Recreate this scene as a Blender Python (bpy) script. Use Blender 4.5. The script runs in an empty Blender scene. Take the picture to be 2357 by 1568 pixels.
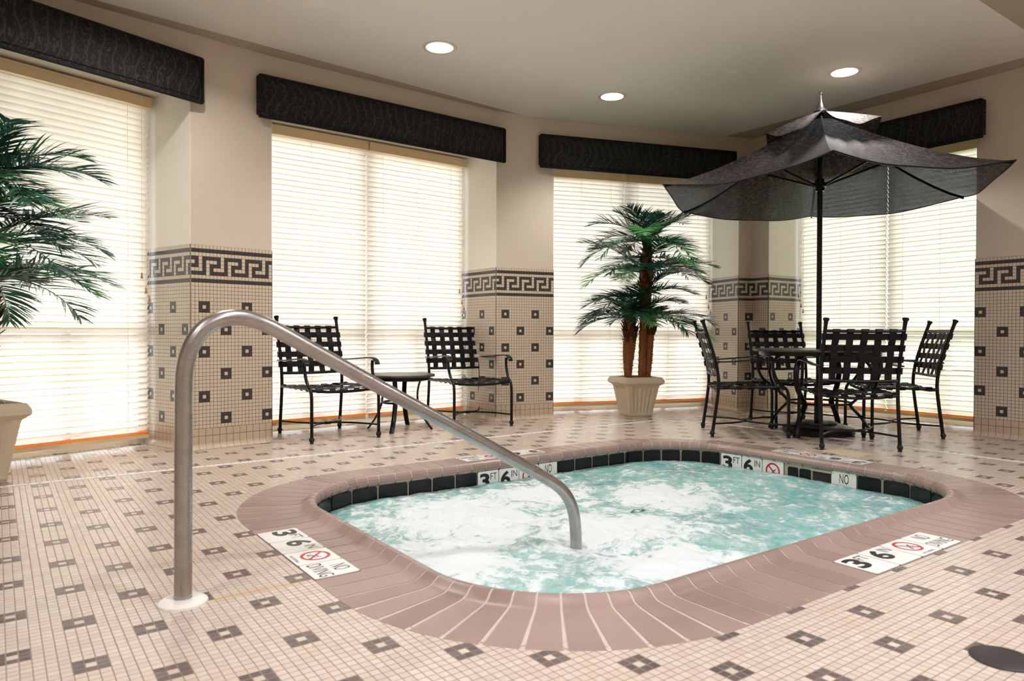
import bpy, math, random
from mathutils import Vector, Matrix, noise
PI = math.pi
R = math.radians
random.seed(7)
SC = bpy.context.scene
COL = SC.collection

# ---------------------------------------------------------------- camera
TILE = 0.027                     # pitch of the small mosaic tiles
F_PX, YAW, TX, TZ, HT, PITCH, ROLL = 1637.84, 0.62739, -39.51831, 66.62417, 31.3302, 0.01092, 0.00259
_c, _s = math.cos(YAW), math.sin(YAW)
cam_loc = Vector(((_c * -TX + _s * -TZ) * TILE, (_s * TX - _c * TZ) * TILE, HT * TILE))
_r0 = Vector((_c, -_s, 0)); _f0 = Vector((_s, _c, 0)); _d0 = Vector((0, 0, -1))
_dn = _d0 * math.cos(PITCH) - _f0 * math.sin(PITCH)
_fw = _d0 * math.sin(PITCH) + _f0 * math.cos(PITCH)
_right = _r0 * math.cos(ROLL) - _dn * math.sin(ROLL)
_down = _r0 * math.sin(ROLL) + _dn * math.cos(ROLL)
cam_data = bpy.data.cameras.new('camera')
cam = bpy.data.objects.new('camera', cam_data); COL.objects.link(cam)
m3 = Matrix((_right, -_down, -_fw)).transposed()
cam.matrix_world = Matrix.Translation(cam_loc) @ m3.to_4x4()
cam_data.sensor_width = 36.0
cam_data.lens = F_PX / 2357.0 * 36.0
cam_data.clip_start = 0.05
cam_data.dof.use_dof = True
cam_data.dof.focus_distance = 5.2
cam_data.dof.aperture_fstop = 4.0
SC.camera = cam

# ---------------------------------------------------------------- view, world, lights
SC.view_settings.view_transform = 'Standard'
SC.view_settings.look = 'None'
SC.view_settings.gamma = 1.0
SC.view_settings.use_curve_mapping = False
SC.view_settings.exposure = 0.0
SC.cycles.max_bounces = 8
SC.cycles.diffuse_bounces = 4
SC.cycles.glossy_bounces = 4
SC.cycles.transmission_bounces = 6
SC.cycles.transparent_max_bounces = 10
SC.cycles.caustics_reflective = False
SC.cycles.caustics_refractive = False
SC.cycles.sample_clamp_indirect = 6.0
SC.cycles.use_denoising = True
SC.cycles.use_adaptive_sampling = True
SC.cycles.adaptive_threshold = 0.03

world = bpy.data.worlds.new('overcast_sky'); SC.world = world
world.use_nodes = True
WT = world.node_tree; WT.nodes.clear()
_bg = WT.nodes.new('ShaderNodeBackground'); _bg.inputs['Color'].default_value = (0.92, 0.965, 1.0, 1)
_tc = WT.nodes.new('ShaderNodeTexCoord'); _sx = WT.nodes.new('ShaderNodeSeparateXYZ'); WT.links.new(_tc.outputs['Generated'], _sx.inputs[0])
_mr = WT.nodes.new('ShaderNodeMapRange'); WT.links.new(_sx.outputs[2], _mr.inputs['Value'])     # overcast: zenith about three times the horizon
_mr.inputs['From Min'].default_value = 0.0; _mr.inputs['From Max'].default_value = 1.0
_mr.inputs['To Min'].default_value = 8.0; _mr.inputs['To Max'].default_value = 23.0
WT.links.new(_mr.outputs[0], _bg.inputs['Strength'])
_wo = WT.nodes.new('ShaderNodeOutputWorld'); WT.links.new(_bg.outputs[0], _wo.inputs[0])

CEIL_Z = 2.965
LAMP_WARM = (1.0, 0.965, 0.95)
LAMP_COOL = (0.95, 0.94, 1.0)


def area_lamp(name, loc, power, size, color=LAMP_WARM, spread=180):
    l = bpy.data.lights.new(name, 'AREA'); l.shape = 'DISK'; l.size = size
    l.energy = power; l.color = color; l.spread = R(spread)
    o = bpy.data.objects.new(name, l); COL.objects.link(o); o.location = loc
    return o


# unseen lamps added under the ceiling to light the room from outside the view
for i, (x, y) in enumerate([(0.7, 2.3), (0.9, -0.7), (2.7, -1.5), (4.5, -1.5), (2.7, -3.2), (0.6, -2.6), (4.6, -3.2), (-1.3, -0.6), (-1.3, -2.6)]):
    area_lamp('added_room_light', (x, y, CEIL_Z - 0.02), 24, 0.17, LAMP_COOL if y < 0 else LAMP_WARM, 150)


# ---------------------------------------------------------------- shader node helper
class N:
    """a node socket with arithmetic"""
    def __init__(s, nt, sock): s.nt = nt; s.k = sock

    def _op(s, op, *a):
        n = s.nt.nodes.new('ShaderNodeMath'); n.operation = op
        for i, v in enumerate((s,) + a):
            if isinstance(v, N): s.nt.links.new(v.k, n.inputs[i])
            else: n.inputs[i].default_value = v
        return N(s.nt, n.outputs[0])

    def __add__(s, o): return s._op('ADD', o)
    def __sub__(s, o): return s._op('SUBTRACT', o)
    def __mul__(s, o): return s._op('MULTIPLY', o)
    def __truediv__(s, o): return s._op('DIVIDE', o)
    def lt(s, o): return s._op('LESS_THAN', o)
    def gt(s, o): return s._op('GREATER_THAN', o)
    def mod(s, o): return s._op('FLOORED_MODULO', o)
    def floor(s): return s._op('FLOOR')
    def fract(s): return s._op('FRACT')
    def abs(s): return s._op('ABSOLUTE')
    def sin(s): return s._op('SINE')
    def mn(s, o): return s._op('MINIMUM', o)
    def mx(s, o): return s._op('MAXIMUM', o)
    def pw(s, o): return s._op('POWER', o)

    def smooth(s, a, b):
        n = s.nt.nodes.new('ShaderNodeMapRange'); n.interpolation_type = 'SMOOTHSTEP'
        s.nt.links.new(s.k, n.inputs['Value'])
        n.inputs['From Min'].default_value = a; n.inputs['From Max'].default_value = b
        return N(s.nt, n.outputs[0])


def lin(c):
    return tuple(((v / 255.0) / 12.92 if v / 255.0 <= 0.04045 else ((v / 255.0 + 0.055) / 1.055) ** 2.4) for v in c)


def rgba(c): return (c[0], c[1], c[2], 1.0)


class Mat:
    def __init__(s, name):
        s.m = bpy.data.materials.new(name); s.m.use_nodes = True
        s.nt = s.m.node_tree; s.nt.nodes.clear()
        s.out = s.nt.nodes.new('ShaderNodeOutputMaterial')

    def node(s, t, **kw):
        n = s.nt.nodes.new(t)
        for k, v in kw.items(): setattr(n, k, v)
        return n

    def link(s, a, b): s.nt.links.new(a.k if isinstance(a, N) else a, b)

    def bsdf(s, color=(0.8, 0.8, 0.8), rough=0.5, metal=0.0, spec=0.5, normal=None):
        b = s.node('ShaderNodeBsdfPrincipled')
        for key, v in (('Base Color', color), ('Roughness', rough), ('Metallic', metal), ('Specular IOR Level', spec)):
            if isinstance(v, (N, bpy.types.NodeSocket)): s.link(v, b.inputs[key])
            elif key == 'Base Color': b.inputs[key].default_value = rgba(v)
            else: b.inputs[key].default_value = v
        if normal is not None: s.link(normal, b.inputs['Normal'])
        return b

    def surf(s, sock):
        s.link(sock, s.out.inputs['Surface']); return s.m

    def coords(s, which='Object'):
        t = s.node('ShaderNodeTexCoord'); return t.outputs[which]

    def xyz(s, vec):
        n = s.node('ShaderNodeSeparateXYZ'); s.link(vec, n.inputs[0])
        return [N(s.nt, o) for o in n.outputs]

    def vec(s, x, y, z):
        n = s.node('ShaderNodeCombineXYZ')
        for i, v in enumerate((x, y, z)):
            if isinstance(v, N): s.link(v, n.inputs[i])
            else: n.inputs[i].default_value = v
        return n.outputs[0]

    def noise(s, vec, scale, detail=2.0, rough=0.5, dist=0.0):
        n = s.node('ShaderNodeTexNoise'); s.link(vec, n.inputs['Vector'])
        n.inputs['Scale'].default_value = scale; n.inputs['Detail'].default_value = detail
        n.inputs['Roughness'].default_value = rough; n.inputs['Distortion'].default_value = dist
        return N(s.nt, n.outputs['Fac'])

    def mix(s, f, a, b):
        n = s.node('ShaderNodeMix'); n.data_type = 'RGBA'
        if isinstance(f, N): s.link(f, n.inputs[0])
        else: n.inputs[0].default_value = f
        for i, v in ((6, a), (7, b)):
            if isinstance(v, (N, bpy.types.NodeSocket)): s.link(v, n.inputs[i])
            else: n.inputs[i].default_value = rgba(v)
        return n.outputs[2]

    def bump(s, h, strength=0.3, dist=0.01):
        n = s.node('ShaderNodeBump'); s.link(h, n.inputs['Height'])
        n.inputs['Strength'].default_value = strength; n.inputs['Distance'].default_value = dist
        return n.outputs[0]

    def mixsh(s, f, a, b):
        n = s.node('ShaderNodeMixShader')
        if isinstance(f, N): s.link(f, n.inputs[0])
        else: n.inputs[0].default_value = f
        s.link(a, n.inputs[1]); s.link(b, n.inputs[2]); return n.outputs[0]


def simple(name, c, rough=0.5, metal=0.0, spec=0.5, nscale=None, namt=0.08, bump=0.0):
    m = Mat(name); col = lin(c); nrm = None
    if nscale:
        f = m.noise(m.coords(), nscale, 4)
        a = tuple(v * (1 - namt) for v in col); b = tuple(min(1, v * (1 + namt)) for v in col)
        if bump: nrm = m.bump(f, bump, 0.004)
        col = m.mix(f, a, b)
    return m.surf(m.bsdf(col, rough, metal, spec, nrm).outputs[0])


MT = {}


def build_materials():
    # --- floor mosaic: 12-tile quincunx of dark squares
    m = Mat('floor_mosaic')
    x, y, z = m.xyz(m.coords())
    u = x / TILE + 0.5; v = y / TILE + 0.5
    iu = u.floor(); iv = v.floor(); fu = u.fract(); fv = v.fract()
    def sq(off):
        a = (iu + (1 + off)).mod(12); b = (iv + (1 + off)).mod(12)
        inside = a.lt(2.5) * b.lt(2.5)
        centre = (a - 1).abs().lt(0.5) * (b - 1).abs().lt(0.5)
        return inside * (N(m.nt, centre.k) * -1 + 1)
    dark = sq(0) + sq(6)
    edge = (fu.mn(fu * -1 + 1)).mn(fv.mn(fv * -1 + 1))
    grout = edge.lt(0.05)
    wn = m.node('ShaderNodeTexWhiteNoise'); wn.noise_dimensions = '2D'; m.link(m.vec(iu, iv, 0.0), wn.inputs['Vector'])
    rnd = N(m.nt, wn.outputs['Value'])
    blot = m.noise(m.coords(), 1.3, 3)
    light = m.mix(rnd, lin((203, 187, 172)), lin((216, 201, 188)))
    light = m.mix(blot.smooth(0.4, 0.7) * 0.35, light, lin((206, 182, 158)))
    jn = (y - 0.283).abs().smooth(0.024, 0.012) * x.gt(0.3) * x.lt(0.69)
    light = m.mix(jn * 0.55, light, lin((206, 168, 122)))
    dk = m.mix(rnd, lin((92, 81, 79)), lin((112, 98, 95)))
    col = m.mix(dark, light, dk)
    col = m.mix(grout, col, lin((142, 124, 106)))
    h = edge.smooth(0.02, 0.10)
    nr = m.bump(h, 0.25, 0.002)
    rough = m.noise(m.coords(), 3.0, 3) * 0.14 + 0.20
    MT['floor'] = m.surf(m.bsdf(col, rough + grout * 0.3, 0, 0.5, nr).outputs[0])

    # --- wall tiles (one quad per tile, UV 0..1)
    def tile(name, ca, cb, g, gw=0.055, rough=0.35):
        m = Mat(name); uvx, uvy, _ = m.xyz(m.coords('UV'))
        e = (uvx.mn(uvx * -1 + 1)).mn(uvy.mn(uvy * -1 + 1))
        f = m.noise(m.coords(), 38, 3)
        f2 = m.noise(m.coords(), 260, 2)
        c = m.mix(f, lin(ca), lin(cb))
        c = m.mix(f2.smooth(0.62, 0.72) * 0.35, c, tuple(v * 0.55 for v in lin(ca)))
        c = m.mix(e.lt(gw), c, lin(g))
        nr = m.bump(e.smooth(0.02, 0.12), 0.3, 0.002)
        return m.surf(m.bsdf(c, rough, 0, 0.4, nr).outputs[0])
    MT['tile_light'] = tile('wall_tile_light', (204, 187, 166), (214, 199, 178), (104, 90, 76))
    MT['tile_dark'] = tile('wall_tile_dark', (62, 57, 57), (72, 66, 65), (52, 46, 44))
    MT['tile_base'] = tile('base_tile', (190, 170, 146), (204, 186, 162), (96, 76, 58), 0.03)
    MT['tile_cove'] = tile('cove_tile', (196, 176, 150), (208, 190, 166), (120, 98, 76), 0.025)

    # --- painted surfaces
    MT['wall'] = simple('wall_paint', (210, 197, 180), 0.75, 0, 0.25, 55, 0.03, 0.10)
    MT['reveal'] = simple('reveal_window_light', (240, 234, 220), 0.6, 0, 0.3, 40, 0.02)  # paler than the wall: window light on the reveals is put into the colour
    MT['ceil_border'] = simple('ceiling_border_paint', (184, 169, 151), 0.8, 0, 0.2, 40, 0.02)
    MT['ceil'] = simple('ceiling_paint', (231, 226, 216), 0.7, 0, 0.25, 40, 0.02)
    MT['white_paint'] = simple('white_frame', (232, 232, 230), 0.4)
    MT['white_plastic'] = simple('white_plastic', (236, 231, 222), 0.35, 0, 0.5, 20, 0.03)
    MT['lamp_trim'] = simple('lamp_trim', (214, 196, 180), 0.35)

    m = Mat('lamp_lens'); e = m.node('ShaderNodeEmission'); e.inputs[0].default_value = (1, 0.97, 0.92, 1); e.inputs[1].default_value = 9.0
    MT['lens'] = m.surf(e.outputs[0])

    # --- coping bricks
    m = Mat('coping_brick')
    f = m.noise(m.coords(), 2.2, 5, 0.6); g = m.noise(m.coords(), 60, 3)
    oi = m.node('ShaderNodeAttribute'); oi.attribute_name = 'tint'
    t = N(m.nt, oi.outputs['Fac'])
    c = m.mix(t, lin((146, 123, 113)), lin((162, 138, 128)))
    c = m.mix(f.smooth(0.45, 0.7) * 0.5, c, lin((170, 146, 135)))
    nr = m.bump(g, 0.06, 0.003)
    MT['coping'] = m.surf(m.bsdf(c, f * 0.2 + 0.24, 0, 0.5, nr).outputs[0])
    MT['coping_grout'] = simple('coping_grout', (202, 187, 178), 0.6, 0, 0.3, 30, 0.12)
    MT['pool_plaster'] = simple('pool_plaster', (150, 200, 196), 0.7, 0, 0.3, 6, 0.05)
    MT['wall_under'] = simple('pool_wall_grout', (178, 168, 150), 0.6, 0, 0.3, 40, 0.1)
    MT['black_tile'] = simple('black_glazed_tile', (9, 9, 12), 0.16, 0, 0.35, 12, 0.1)

    # --- boiling water
    m = Mat('foaming_water')
    co = m.coords()
    x, y, z = m.xyz(co)
    w = m.noise(co, 1.1, 2, 0.5, 0.4)
    a = m.noise(co, 4.2, 6, 0.65, 1.4)
    b = m.noise(co, 11.0, 5, 0.65, 1.6)
    fine = m.noise(co, 90.0, 3, 0.6, 0.5)
    # jets boil where the crests rise: attribute 'boil' comes with the shape of the surface
    at = m.node('ShaderNodeAttribute'); at.attribute_name = 'boil'
    boil = N(m.nt, at.outputs['Fac'])
    fo = a * 0.60 + b * 0.58 + w * 0.12 + boil * 0.26
    foam = fo.smooth(0.64, 0.84)
    thin = fo.smooth(0.50, 0.68) * 0.5
    teal = m.mix(w.smooth(0.35, 0.65), lin((58, 152, 152)), lin((112, 192, 186)))
    teal = m.mix(thin, teal, lin((196, 214, 206)))
    colr = m.mix(foam * 0.86, teal, lin((242, 247, 247)))
    nr = m.bump(b * 0.6 + fine * 0.4 + a, 0.55, 0.03)
    MT['water'] = m.surf(m.bsdf(colr, foam * 0.45 + 0.05, 0, 0.5, nr).outputs[0])

    # --- metals
    m = Mat('brushed_steel'); co = m.coords()
    f = m.noise(co, 14, 4); g = m.noise(m.vec(*[q * k for q, k in zip(m.xyz(co), (3, 3, 90))]), 3, 4)
    c = m.mix(f, lin((150, 146, 142)), lin((188, 184, 180)))
    MT['steel'] = m.surf(m.bsdf(c, g * 0.2 + 0.2, 1.0, 0.5).outputs[0])
    MT['black_metal'] = simple('black_powder_coat', (11, 11, 12), 0.34, 0, 0.3, 30, 0.15)
    MT['strap'] = simple('black_vinyl_strap', (16, 16, 18), 0.5, 0, 0.25, 60, 0.2)
    MT['glide'] = simple('black_rubber', (16, 16, 16), 0.6)
    MT['silver'] = simple('silver_finial', (170, 172, 178), 0.25, 1.0)

    # cast table top: square-ish engraved grid and rings
    m = Mat('cast_table_top'); x, y, z = m.xyz(m.coords())
    gx = (x * 9.0).fract(); gy = (y * 9.0).fract()
    ln = (gx.mn(gx * -1 + 1)).mn(gy.mn(gy * -1 + 1))
    f = m.noise(m.coords(), 25, 4)
    c = m.mix(f, lin((48, 43, 40)), lin((78, 70, 64)))
    c = m.mix(ln.lt(0.035), c, lin((26, 24, 23)))
    nr = m.bump(ln.smooth(0.02, 0.09) + f * 0.25, 0.4, 0.004)
    MT['table_top'] = m.surf(m.bsdf(c, 0.32, 0, 0.5, nr).outputs[0])

    # --- swirling damask (contour scrolls)
    def damask(name, base, fig, sx, sz, rough=0.75, transp=0.0, transl=0.0, coord='Object', k=6.0, dist=0.5):
        m = Mat(name); vx, vy, vz = m.xyz(m.coords(coord))
        v = m.vec(vx * sx, vy * sx, vz * sz)
        n1 = m.noise(v, 1.0, 0.5, 0.45, dist)
        sw = (n1 * (k * 6.283)).sin()
        n2 = m.noise(v, 1.9, 0.6, 0.5, dist)
        sw2 = (n2 * (k * 5.0)).sin()
        pat = (sw + sw2 * 0.6).smooth(0.1, 0.45)
        weave = m.noise(m.coords(coord), 420, 2)
        c = m.mix(pat, lin(base), lin(fig))
        nr = m.bump(weave + pat * 0.4, 0.15, 0.002)
        s = m.bsdf(c, rough, 0, 0.25, nr).outputs[0]
        if transl:
            t = m.node('ShaderNodeBsdfTranslucent'); m.link(c, t.inputs[0]); s = m.mixsh(transl, s, t.outputs[0])
        if transp:
            t = m.node('ShaderNodeBsdfTransparent'); t.inputs[0].default_value = (0.75, 0.88, 1.0, 1); s = m.mixsh(transp, s, t.outputs[0])
        return m.surf(s)
    m = Mat('valance_damask'); vx, vy, vz = m.xyz(m.coords())
    wv = m.noise(m.vec(vx * 5.0, 0.0, vz * 5.0), 1.0, 1.0, 0.5)
    wx = vx + (vz * 24.0 + vx * 3.0).sin() * 0.018 + wv * 0.05
    vo = m.node('ShaderNodeTexVoronoi'); vo.feature = 'F1'
    m.link(m.vec(wx * 16.0, 0.0, vz * 7.0 + wv * 0.8), vo.inputs['Vector']); vo.inputs['Scale'].default_value = 1.0; vo.inputs['Randomness'].default_value = 0.75
    dd = N(m.nt, vo.outputs['Distance'])
    rings = (dd * 40.0).sin().smooth(0.0, 0.5)
    stems = ((wx * 13.0 * 6.283) + (vz * 16.0).sin() * 2.0).sin().smooth(0.8, 0.97)
    scal = m.noise(m.vec(wx * 60.0, 0.0, vz * 34.0), 1.0, 1.5, 0.5, 1.2).smooth(0.47, 0.56)
    pat = (rings * scal).mx(stems * 0.7)
    weave = m.noise(m.coords(), 420, 2)
    c = m.mix(pat, lin((27, 27, 26)), lin((58, 57, 54)))
    MT['damask'] = m.surf(m.bsdf(c, 0.75, 0, 0.25, m.bump(weave + pat * 0.4, 0.15, 0.002)).outputs[0])
    MT['welt'] = simple('valance_welt', (20, 20, 20), 0.7, 0, 0.3, 160, 0.5, 0.4)
    MT['canopy'] = damask('canopy_damask', (50, 45, 43), (84, 76, 72), 11.0, 22.0, 0.8, 0.075, 0.03, 'Object', 5.0, 0.6)

    # --- blinds
    def slat(name, col, tl, sp=0.3):
        m = Mat(name); f = m.noise(m.coords(), 8, 3)
        c = m.mix(f, lin(col), tuple(min(1, v * 1.05) for v in lin(col)))
        d = m.bsdf(c, 0.45, 0, sp).outputs[0]
        t = m.node('ShaderNodeBsdfTranslucent'); m.link(c, t.inputs[0])
        return m.surf(m.mixsh(tl, d, t.outputs[0]))
    MT['slat'] = slat('blind_slat', (250, 241, 229), 0.26)
    MT['cord'] = slat('blind_cord', (246, 240, 228), 0.4)
    MT['stack'] = slat('stacked_slats', (250, 190, 112), 0.6)  # orange of daylight through the layered slats is put into the colour
    m = Mat('blind_headrail'); vx, vy, vz = m.xyz(m.coords())
    f = m.noise(m.vec(vx * 1.5, vy * 1.5, vz * 90.0), 1.0, 4)
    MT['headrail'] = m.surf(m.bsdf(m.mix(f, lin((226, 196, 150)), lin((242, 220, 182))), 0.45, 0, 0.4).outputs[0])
    MT['oak'] = simple('wooden_tassel', (186, 128, 62), 0.4, 0, 0.5, 30, 0.2)

    # --- glass: clear architectural pane
    m = Mat('window_glass')
    t = m.node('ShaderNodeBsdfTransparent'); t.inputs[0].default_value = (0.96, 0.975, 0.985, 1)
    g = m.node('ShaderNodeBsdfGlossy'); g.inputs['Roughness'].default_value = 0.02
    fr = m.node('ShaderNodeFresnel'); fr.inputs[0].default_value = 1.45
    MT['glass'] = m.surf(m.mixsh(N(m.nt, fr.outputs[0]), t.outputs[0], g.outputs[0]))

    # --- plants
    def leaf(name, ca, cb):
        m = Mat(name); f = m.noise(m.coords(), 5, 2)
        c = m.mix(f.smooth(0.3, 0.7), lin(ca), lin(cb))
        d = m.bsdf(c, 0.35, 0, 0.5).outputs[0]
        t = m.node('ShaderNodeBsdfTranslucent'); m.link(c, t.inputs[0])
        return m.surf(m.mixsh(0.25, d, t.outputs[0]))
    MT['leaf_dark'] = leaf('palm_leaf_dark', (24, 62, 54), (44, 92, 74))
    MT['leaf_mid'] = leaf('palm_leaf_mid', (34, 84, 58), (58, 120, 80))
    MT['leaf_light'] = leaf('palm_leaf_light', (70, 140, 82), (112, 176, 112))
    m = Mat('palm_bark'); x, y, z = m.xyz(m.coords())
    f = m.noise(m.vec(x * 30.0, y * 30.0, z * 9.0), 1.0, 5, 0.6)
    c = m.mix(f, lin((92, 56, 34)), lin((172, 112, 66)))
    MT['bark'] = m.surf(m.bsdf(c, 0.85, 0, 0.2, m.bump(f, 0.8, 0.01)).outputs[0])
    MT['husk'] = simple('palm_husk', (84, 48, 30), 0.9, 0, 0.2, 40, 0.4, 0.6)
    MT['pot'] = simple('cast_stone_pot', (214, 200, 172), 0.6, 0, 0.35, 9, 0.06, 0.1)
    MT['soil'] = simple('dry_moss', (112, 86, 56), 0.95, 0, 0.1, 50, 0.5, 0.8)

    # --- signs
    MT['sign_white'] = simple('sign_tile_white', (236, 234, 228), 0.25, 0, 0.5, 10, 0.02)
    MT['sign_black'] = simple('sign_ink_black', (22, 20, 20), 0.3)
    MT['sign_red'] = simple('sign_ink_red', (190, 28, 36), 0.3)
    MT['sign_joint'] = simple('sign_joint', (70, 60, 54), 0.7)
    MT['drain_dark'] = simple('drain_cover', (52, 46, 44), 0.45, 0, 0.4, 60, 0.2)
    MT['drain_white'] = simple('trench_grate', (248, 247, 244), 0.35, 0, 0.5, 12, 0.05)
    MT['slot'] = simple('dark_slot', (40, 36, 34), 0.8)
    m = Mat('lid_tile'); x, y, z = m.xyz(m.coords())
    gx = (x / 0.0262).fract(); gy = (y / 0.0262).fract()
    e = (gx.mn(gx * -1 + 1)).mn(gy.mn(gy * -1 + 1))
    MT['lid'] = m.surf(m.bsdf(m.mix(e.lt(0.06), lin((232, 210, 178)), lin((206, 176, 140))), 0.4).outputs[0])

    # --- outside
    MT['lawn'] = simple('lawn', (70, 104, 40), 0.95, 0, 0.1, 18, 0.3)
    MT['paving'] = simple('outside_paving', (150, 146, 140), 0.9, 0, 0.2, 8, 0.1)
    MT['hedge'] = leaf('hedge_leaf', (70, 110, 50), (120, 160, 80))


build_materials()


# ---------------------------------------------------------------- mesh helper
class M:
    def __init__(s): s.v = []; s.f = []; s.mi = []; s.uv = []; s.att = {}

    def add(s, vs, fs, mi=0, uvs=None):
        o = len(s.v); s.v += [tuple(p) for p in vs]
        for k, f in enumerate(fs):
            s.f.append(tuple(i + o for i in f)); s.mi.append(mi)
            s.uv.append(uvs[k] if uvs else None)
        return s

    def box(s, c, d, mi=0, rot=0.0, bev=0.0):
        cx, cy, cz = c; a, b, h = d[0] / 2, d[1] / 2, d[2] / 2
        cs, sn = math.cos(rot), math.sin(rot)
        if bev > 0:
            return s.prism([(cx + (x * cs - y * sn), cy + (x * sn + y * cs)) for x, y in
                            ((-a + bev, -b), (a - bev, -b), (a, -b + bev), (a, b - bev), (a - bev, b), (-a + bev, b), (-a, b - bev), (-a, -b + bev))], cz - h, cz + h, mi)
        vs = [(cx + x * cs - y * sn, cy + x * sn + y * cs, cz + z) for z in (-h, h) for x, y in ((-a, -b), (a, -b), (a, b), (-a, b))]
        return s.add(vs, [(3, 2, 1, 0), (4, 5, 6, 7), (0, 1, 5, 4), (1, 2, 6, 5), (2, 3, 7, 6), (3, 0, 4, 7)], mi)

    def prism(s, poly, z0, z1, mi=0):
        n = len(poly)
        area = sum(poly[i][0] * poly[(i + 1) % n][1] - poly[(i + 1) % n][0] * poly[i][1] for i in range(n))
        if area < 0: poly = poly[::-1]
        vs = [(x, y, z0) for x, y in poly] + [(x, y, z1) for x, y in poly]
        fs = [tuple(range(n - 1, -1, -1)), tuple(range(n, 2 * n))] + [(i, (i + 1) % n, n + (i + 1) % n, n + i) for i in range(n)]
        return s.add(vs, fs, mi)

    def tube(s, path, r, n=10, mi=0, cap=True, flat=None, closed=False):
        """round (or flattened: flat=(width,thick)) bar along a path; r may be a list"""
        P = [Vector(p) for p in path]; k = len(P)
        rs = r if isinstance(r, (list, tuple)) else [r] * k
        rings = []; up = None
        for i in range(k):
            if closed: t = (P[(i + 1) % k] - P[i - 1]).normalized()
            else: t = (P[min(i + 1, k - 1)] - P[max(i - 1, 0)]).normalized()
            if up is None:
                up = Vector((0, 0, 1)) if abs(t.z) < 0.95 else Vector((0, 1, 0))
            a = t.cross(up)
            if a.length < 1e-6: a = t.cross(Vector((1, 0, 0)))
            a.normalize(); b = a.cross(t).normalized(); up = b
            if flat:
                w, h = flat
                rings.append([P[i] + a * x * w / 2 + b * y * h / 2 for x, y in ((-1, -.6), (-.8, -1), (.8, -1), (1, -.6), (1, .6), (.8, 1), (-.8, 1), (-1, .6))])
            else:
                rings.append([P[i] + (a * math.cos(q) + b * math.sin(q)) * rs[i] for q in (2 * PI * j / n for j in range(n))])
        m = len(rings[0]); vs = [p for rg in rings for p in rg]; fs = []
        for i in range(k if closed else k - 1):
            i2 = (i + 1) % k
            for j in range(m):
                fs.append((i * m + j, i * m + (j + 1) % m, i2 * m + (j + 1) % m, i2 * m + j))
        if cap and not closed:
            fs.append(tuple(range(m - 1, -1, -1))); fs.append(tuple((k - 1) * m + j for j in range(m)))
        return s.add(vs, fs, mi)

    def lathe(s, prof, c=(0, 0, 0), n=24, mi=0, axis=None, cap=True):
        """prof: list of (r, z)"""
        vs = []; fs = []; k = len(prof)
        ax = Matrix.Identity(3)
        if axis is not None: ax = Vector((0, 0, 1)).rotation_difference(Vector(axis)).to_matrix()
        for r, z in prof:
            for j in range(n):
                q = 2 * PI * j / n
                p = ax @ Vector((r * math.cos(q), r * math.sin(q), z))
                vs.append((c[0] + p.x, c[1] + p.y, c[2] + p.z))
        for i in range(k - 1):
            for j in range(n):
                fs.append((i * n + j, i * n + (j + 1) % n, (i + 1) * n + (j + 1) % n, (i + 1) * n + j))
        if cap and prof[0][0] > 1e-6: fs.append(tuple(range(n - 1, -1, -1)))
        if cap and prof[-1][0] > 1e-6: fs.append(tuple((k - 1) * n + j for j in range(n)))
        return s.add(vs, fs, mi)

    def ribbon(s, path, half, mi=0, thick=0.0):
        """half: list of Vectors (half-width direction) per path point"""
        P = [Vector(p) for p in path]; k = len(P); vs = []
        for p, h in zip(P, half): vs += [p - h, p + h]
        fs = [(2 * i, 2 * i + 1, 2 * i + 3, 2 * i + 2) for i in range(k - 1)]
        s.add(vs, fs, mi)
        if thick:
            vs2 = []
            for i, (p, h) in enumerate(zip(P, half)):
                t = (P[min(i + 1, k - 1)] - P[max(i - 1, 0)])
                nn = h.cross(t).normalized() * thick
                vs2 += [p - h + nn, p + h + nn]
            o = len(s.v) - 2 * k
            s.add(vs2, [(2 * i + 2, 2 * i + 3, 2 * i + 1, 2 * i) for i in range(k - 1)], mi)
            o2 = len(s.v) - 2 * k
            for i in range(k - 1):
                for e in (0, 1):
                    s.f.append((o + 2 * i + e, o + 2 * i + 2 + e, o2 + 2 * i + 2 + e, o2 + 2 * i + e) if e == 0 else (o + 2 * i + 2 + e, o + 2 * i + e, o2 + 2 * i + e, o2 + 2 * i + 2 + e))
                    s.mi.append(mi); s.uv.append(None)
        return s

    def build(s, name, mats, parent=None, smooth=False, angle=40, loc=None):
        me = bpy.data.meshes.new(name)
        me.from_pydata(s.v, [], s.f); me.update()
        if not isinstance(mats, (list, tuple)): mats = [mats]
        for m in mats: me.materials.append(MT[m] if isinstance(m, str) else m)
        me.polygons.foreach_set('material_index', s.mi)
        if any(u is not None for u in s.uv):
            ul = me.uv_layers.new(name='UVMap')
            for p, u in zip(me.polygons, s.uv):
                for k, li in enumerate(p.loop_indices):
                    ul.data[li].uv = u[k] if u else (0.5, 0.5)
        for an, vals in s.att.items():
            a = me.attributes.new(an, 'FLOAT', 'POINT'); a.data.foreach_set('value', vals)
        if smooth:
            me.polygons.foreach_set('use_smooth', [True] * len(me.polygons))
            try: me.set_sharp_from_angle(angle=R(angle))
            except Exception: pass
        me.update()
        o = bpy.data.objects.new(name, me); COL.objects.link(o)
        if parent is not None: o.parent = parent
        if loc is not None: o.location = loc
        return o


def thing(name, label, cat, loc=(0, 0, 0), rz=0.0, group=None):
    o = bpy.data.objects.new(name, None); COL.objects.link(o)
    o.empty_display_size = 0.1
    o.location = loc; o.rotation_euler = (0, 0, rz)
    return tag(o, label, cat, group)


def tag(o, label, cat, group=None, kind=None):
    o['label'] = label; o['category'] = cat
    if group: o['group'] = group
    if kind: o['kind'] = kind
    return o


def structure(o, label=None):
    o['kind'] = 'structure'
    if label: o['label'] = label
    return o


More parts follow.
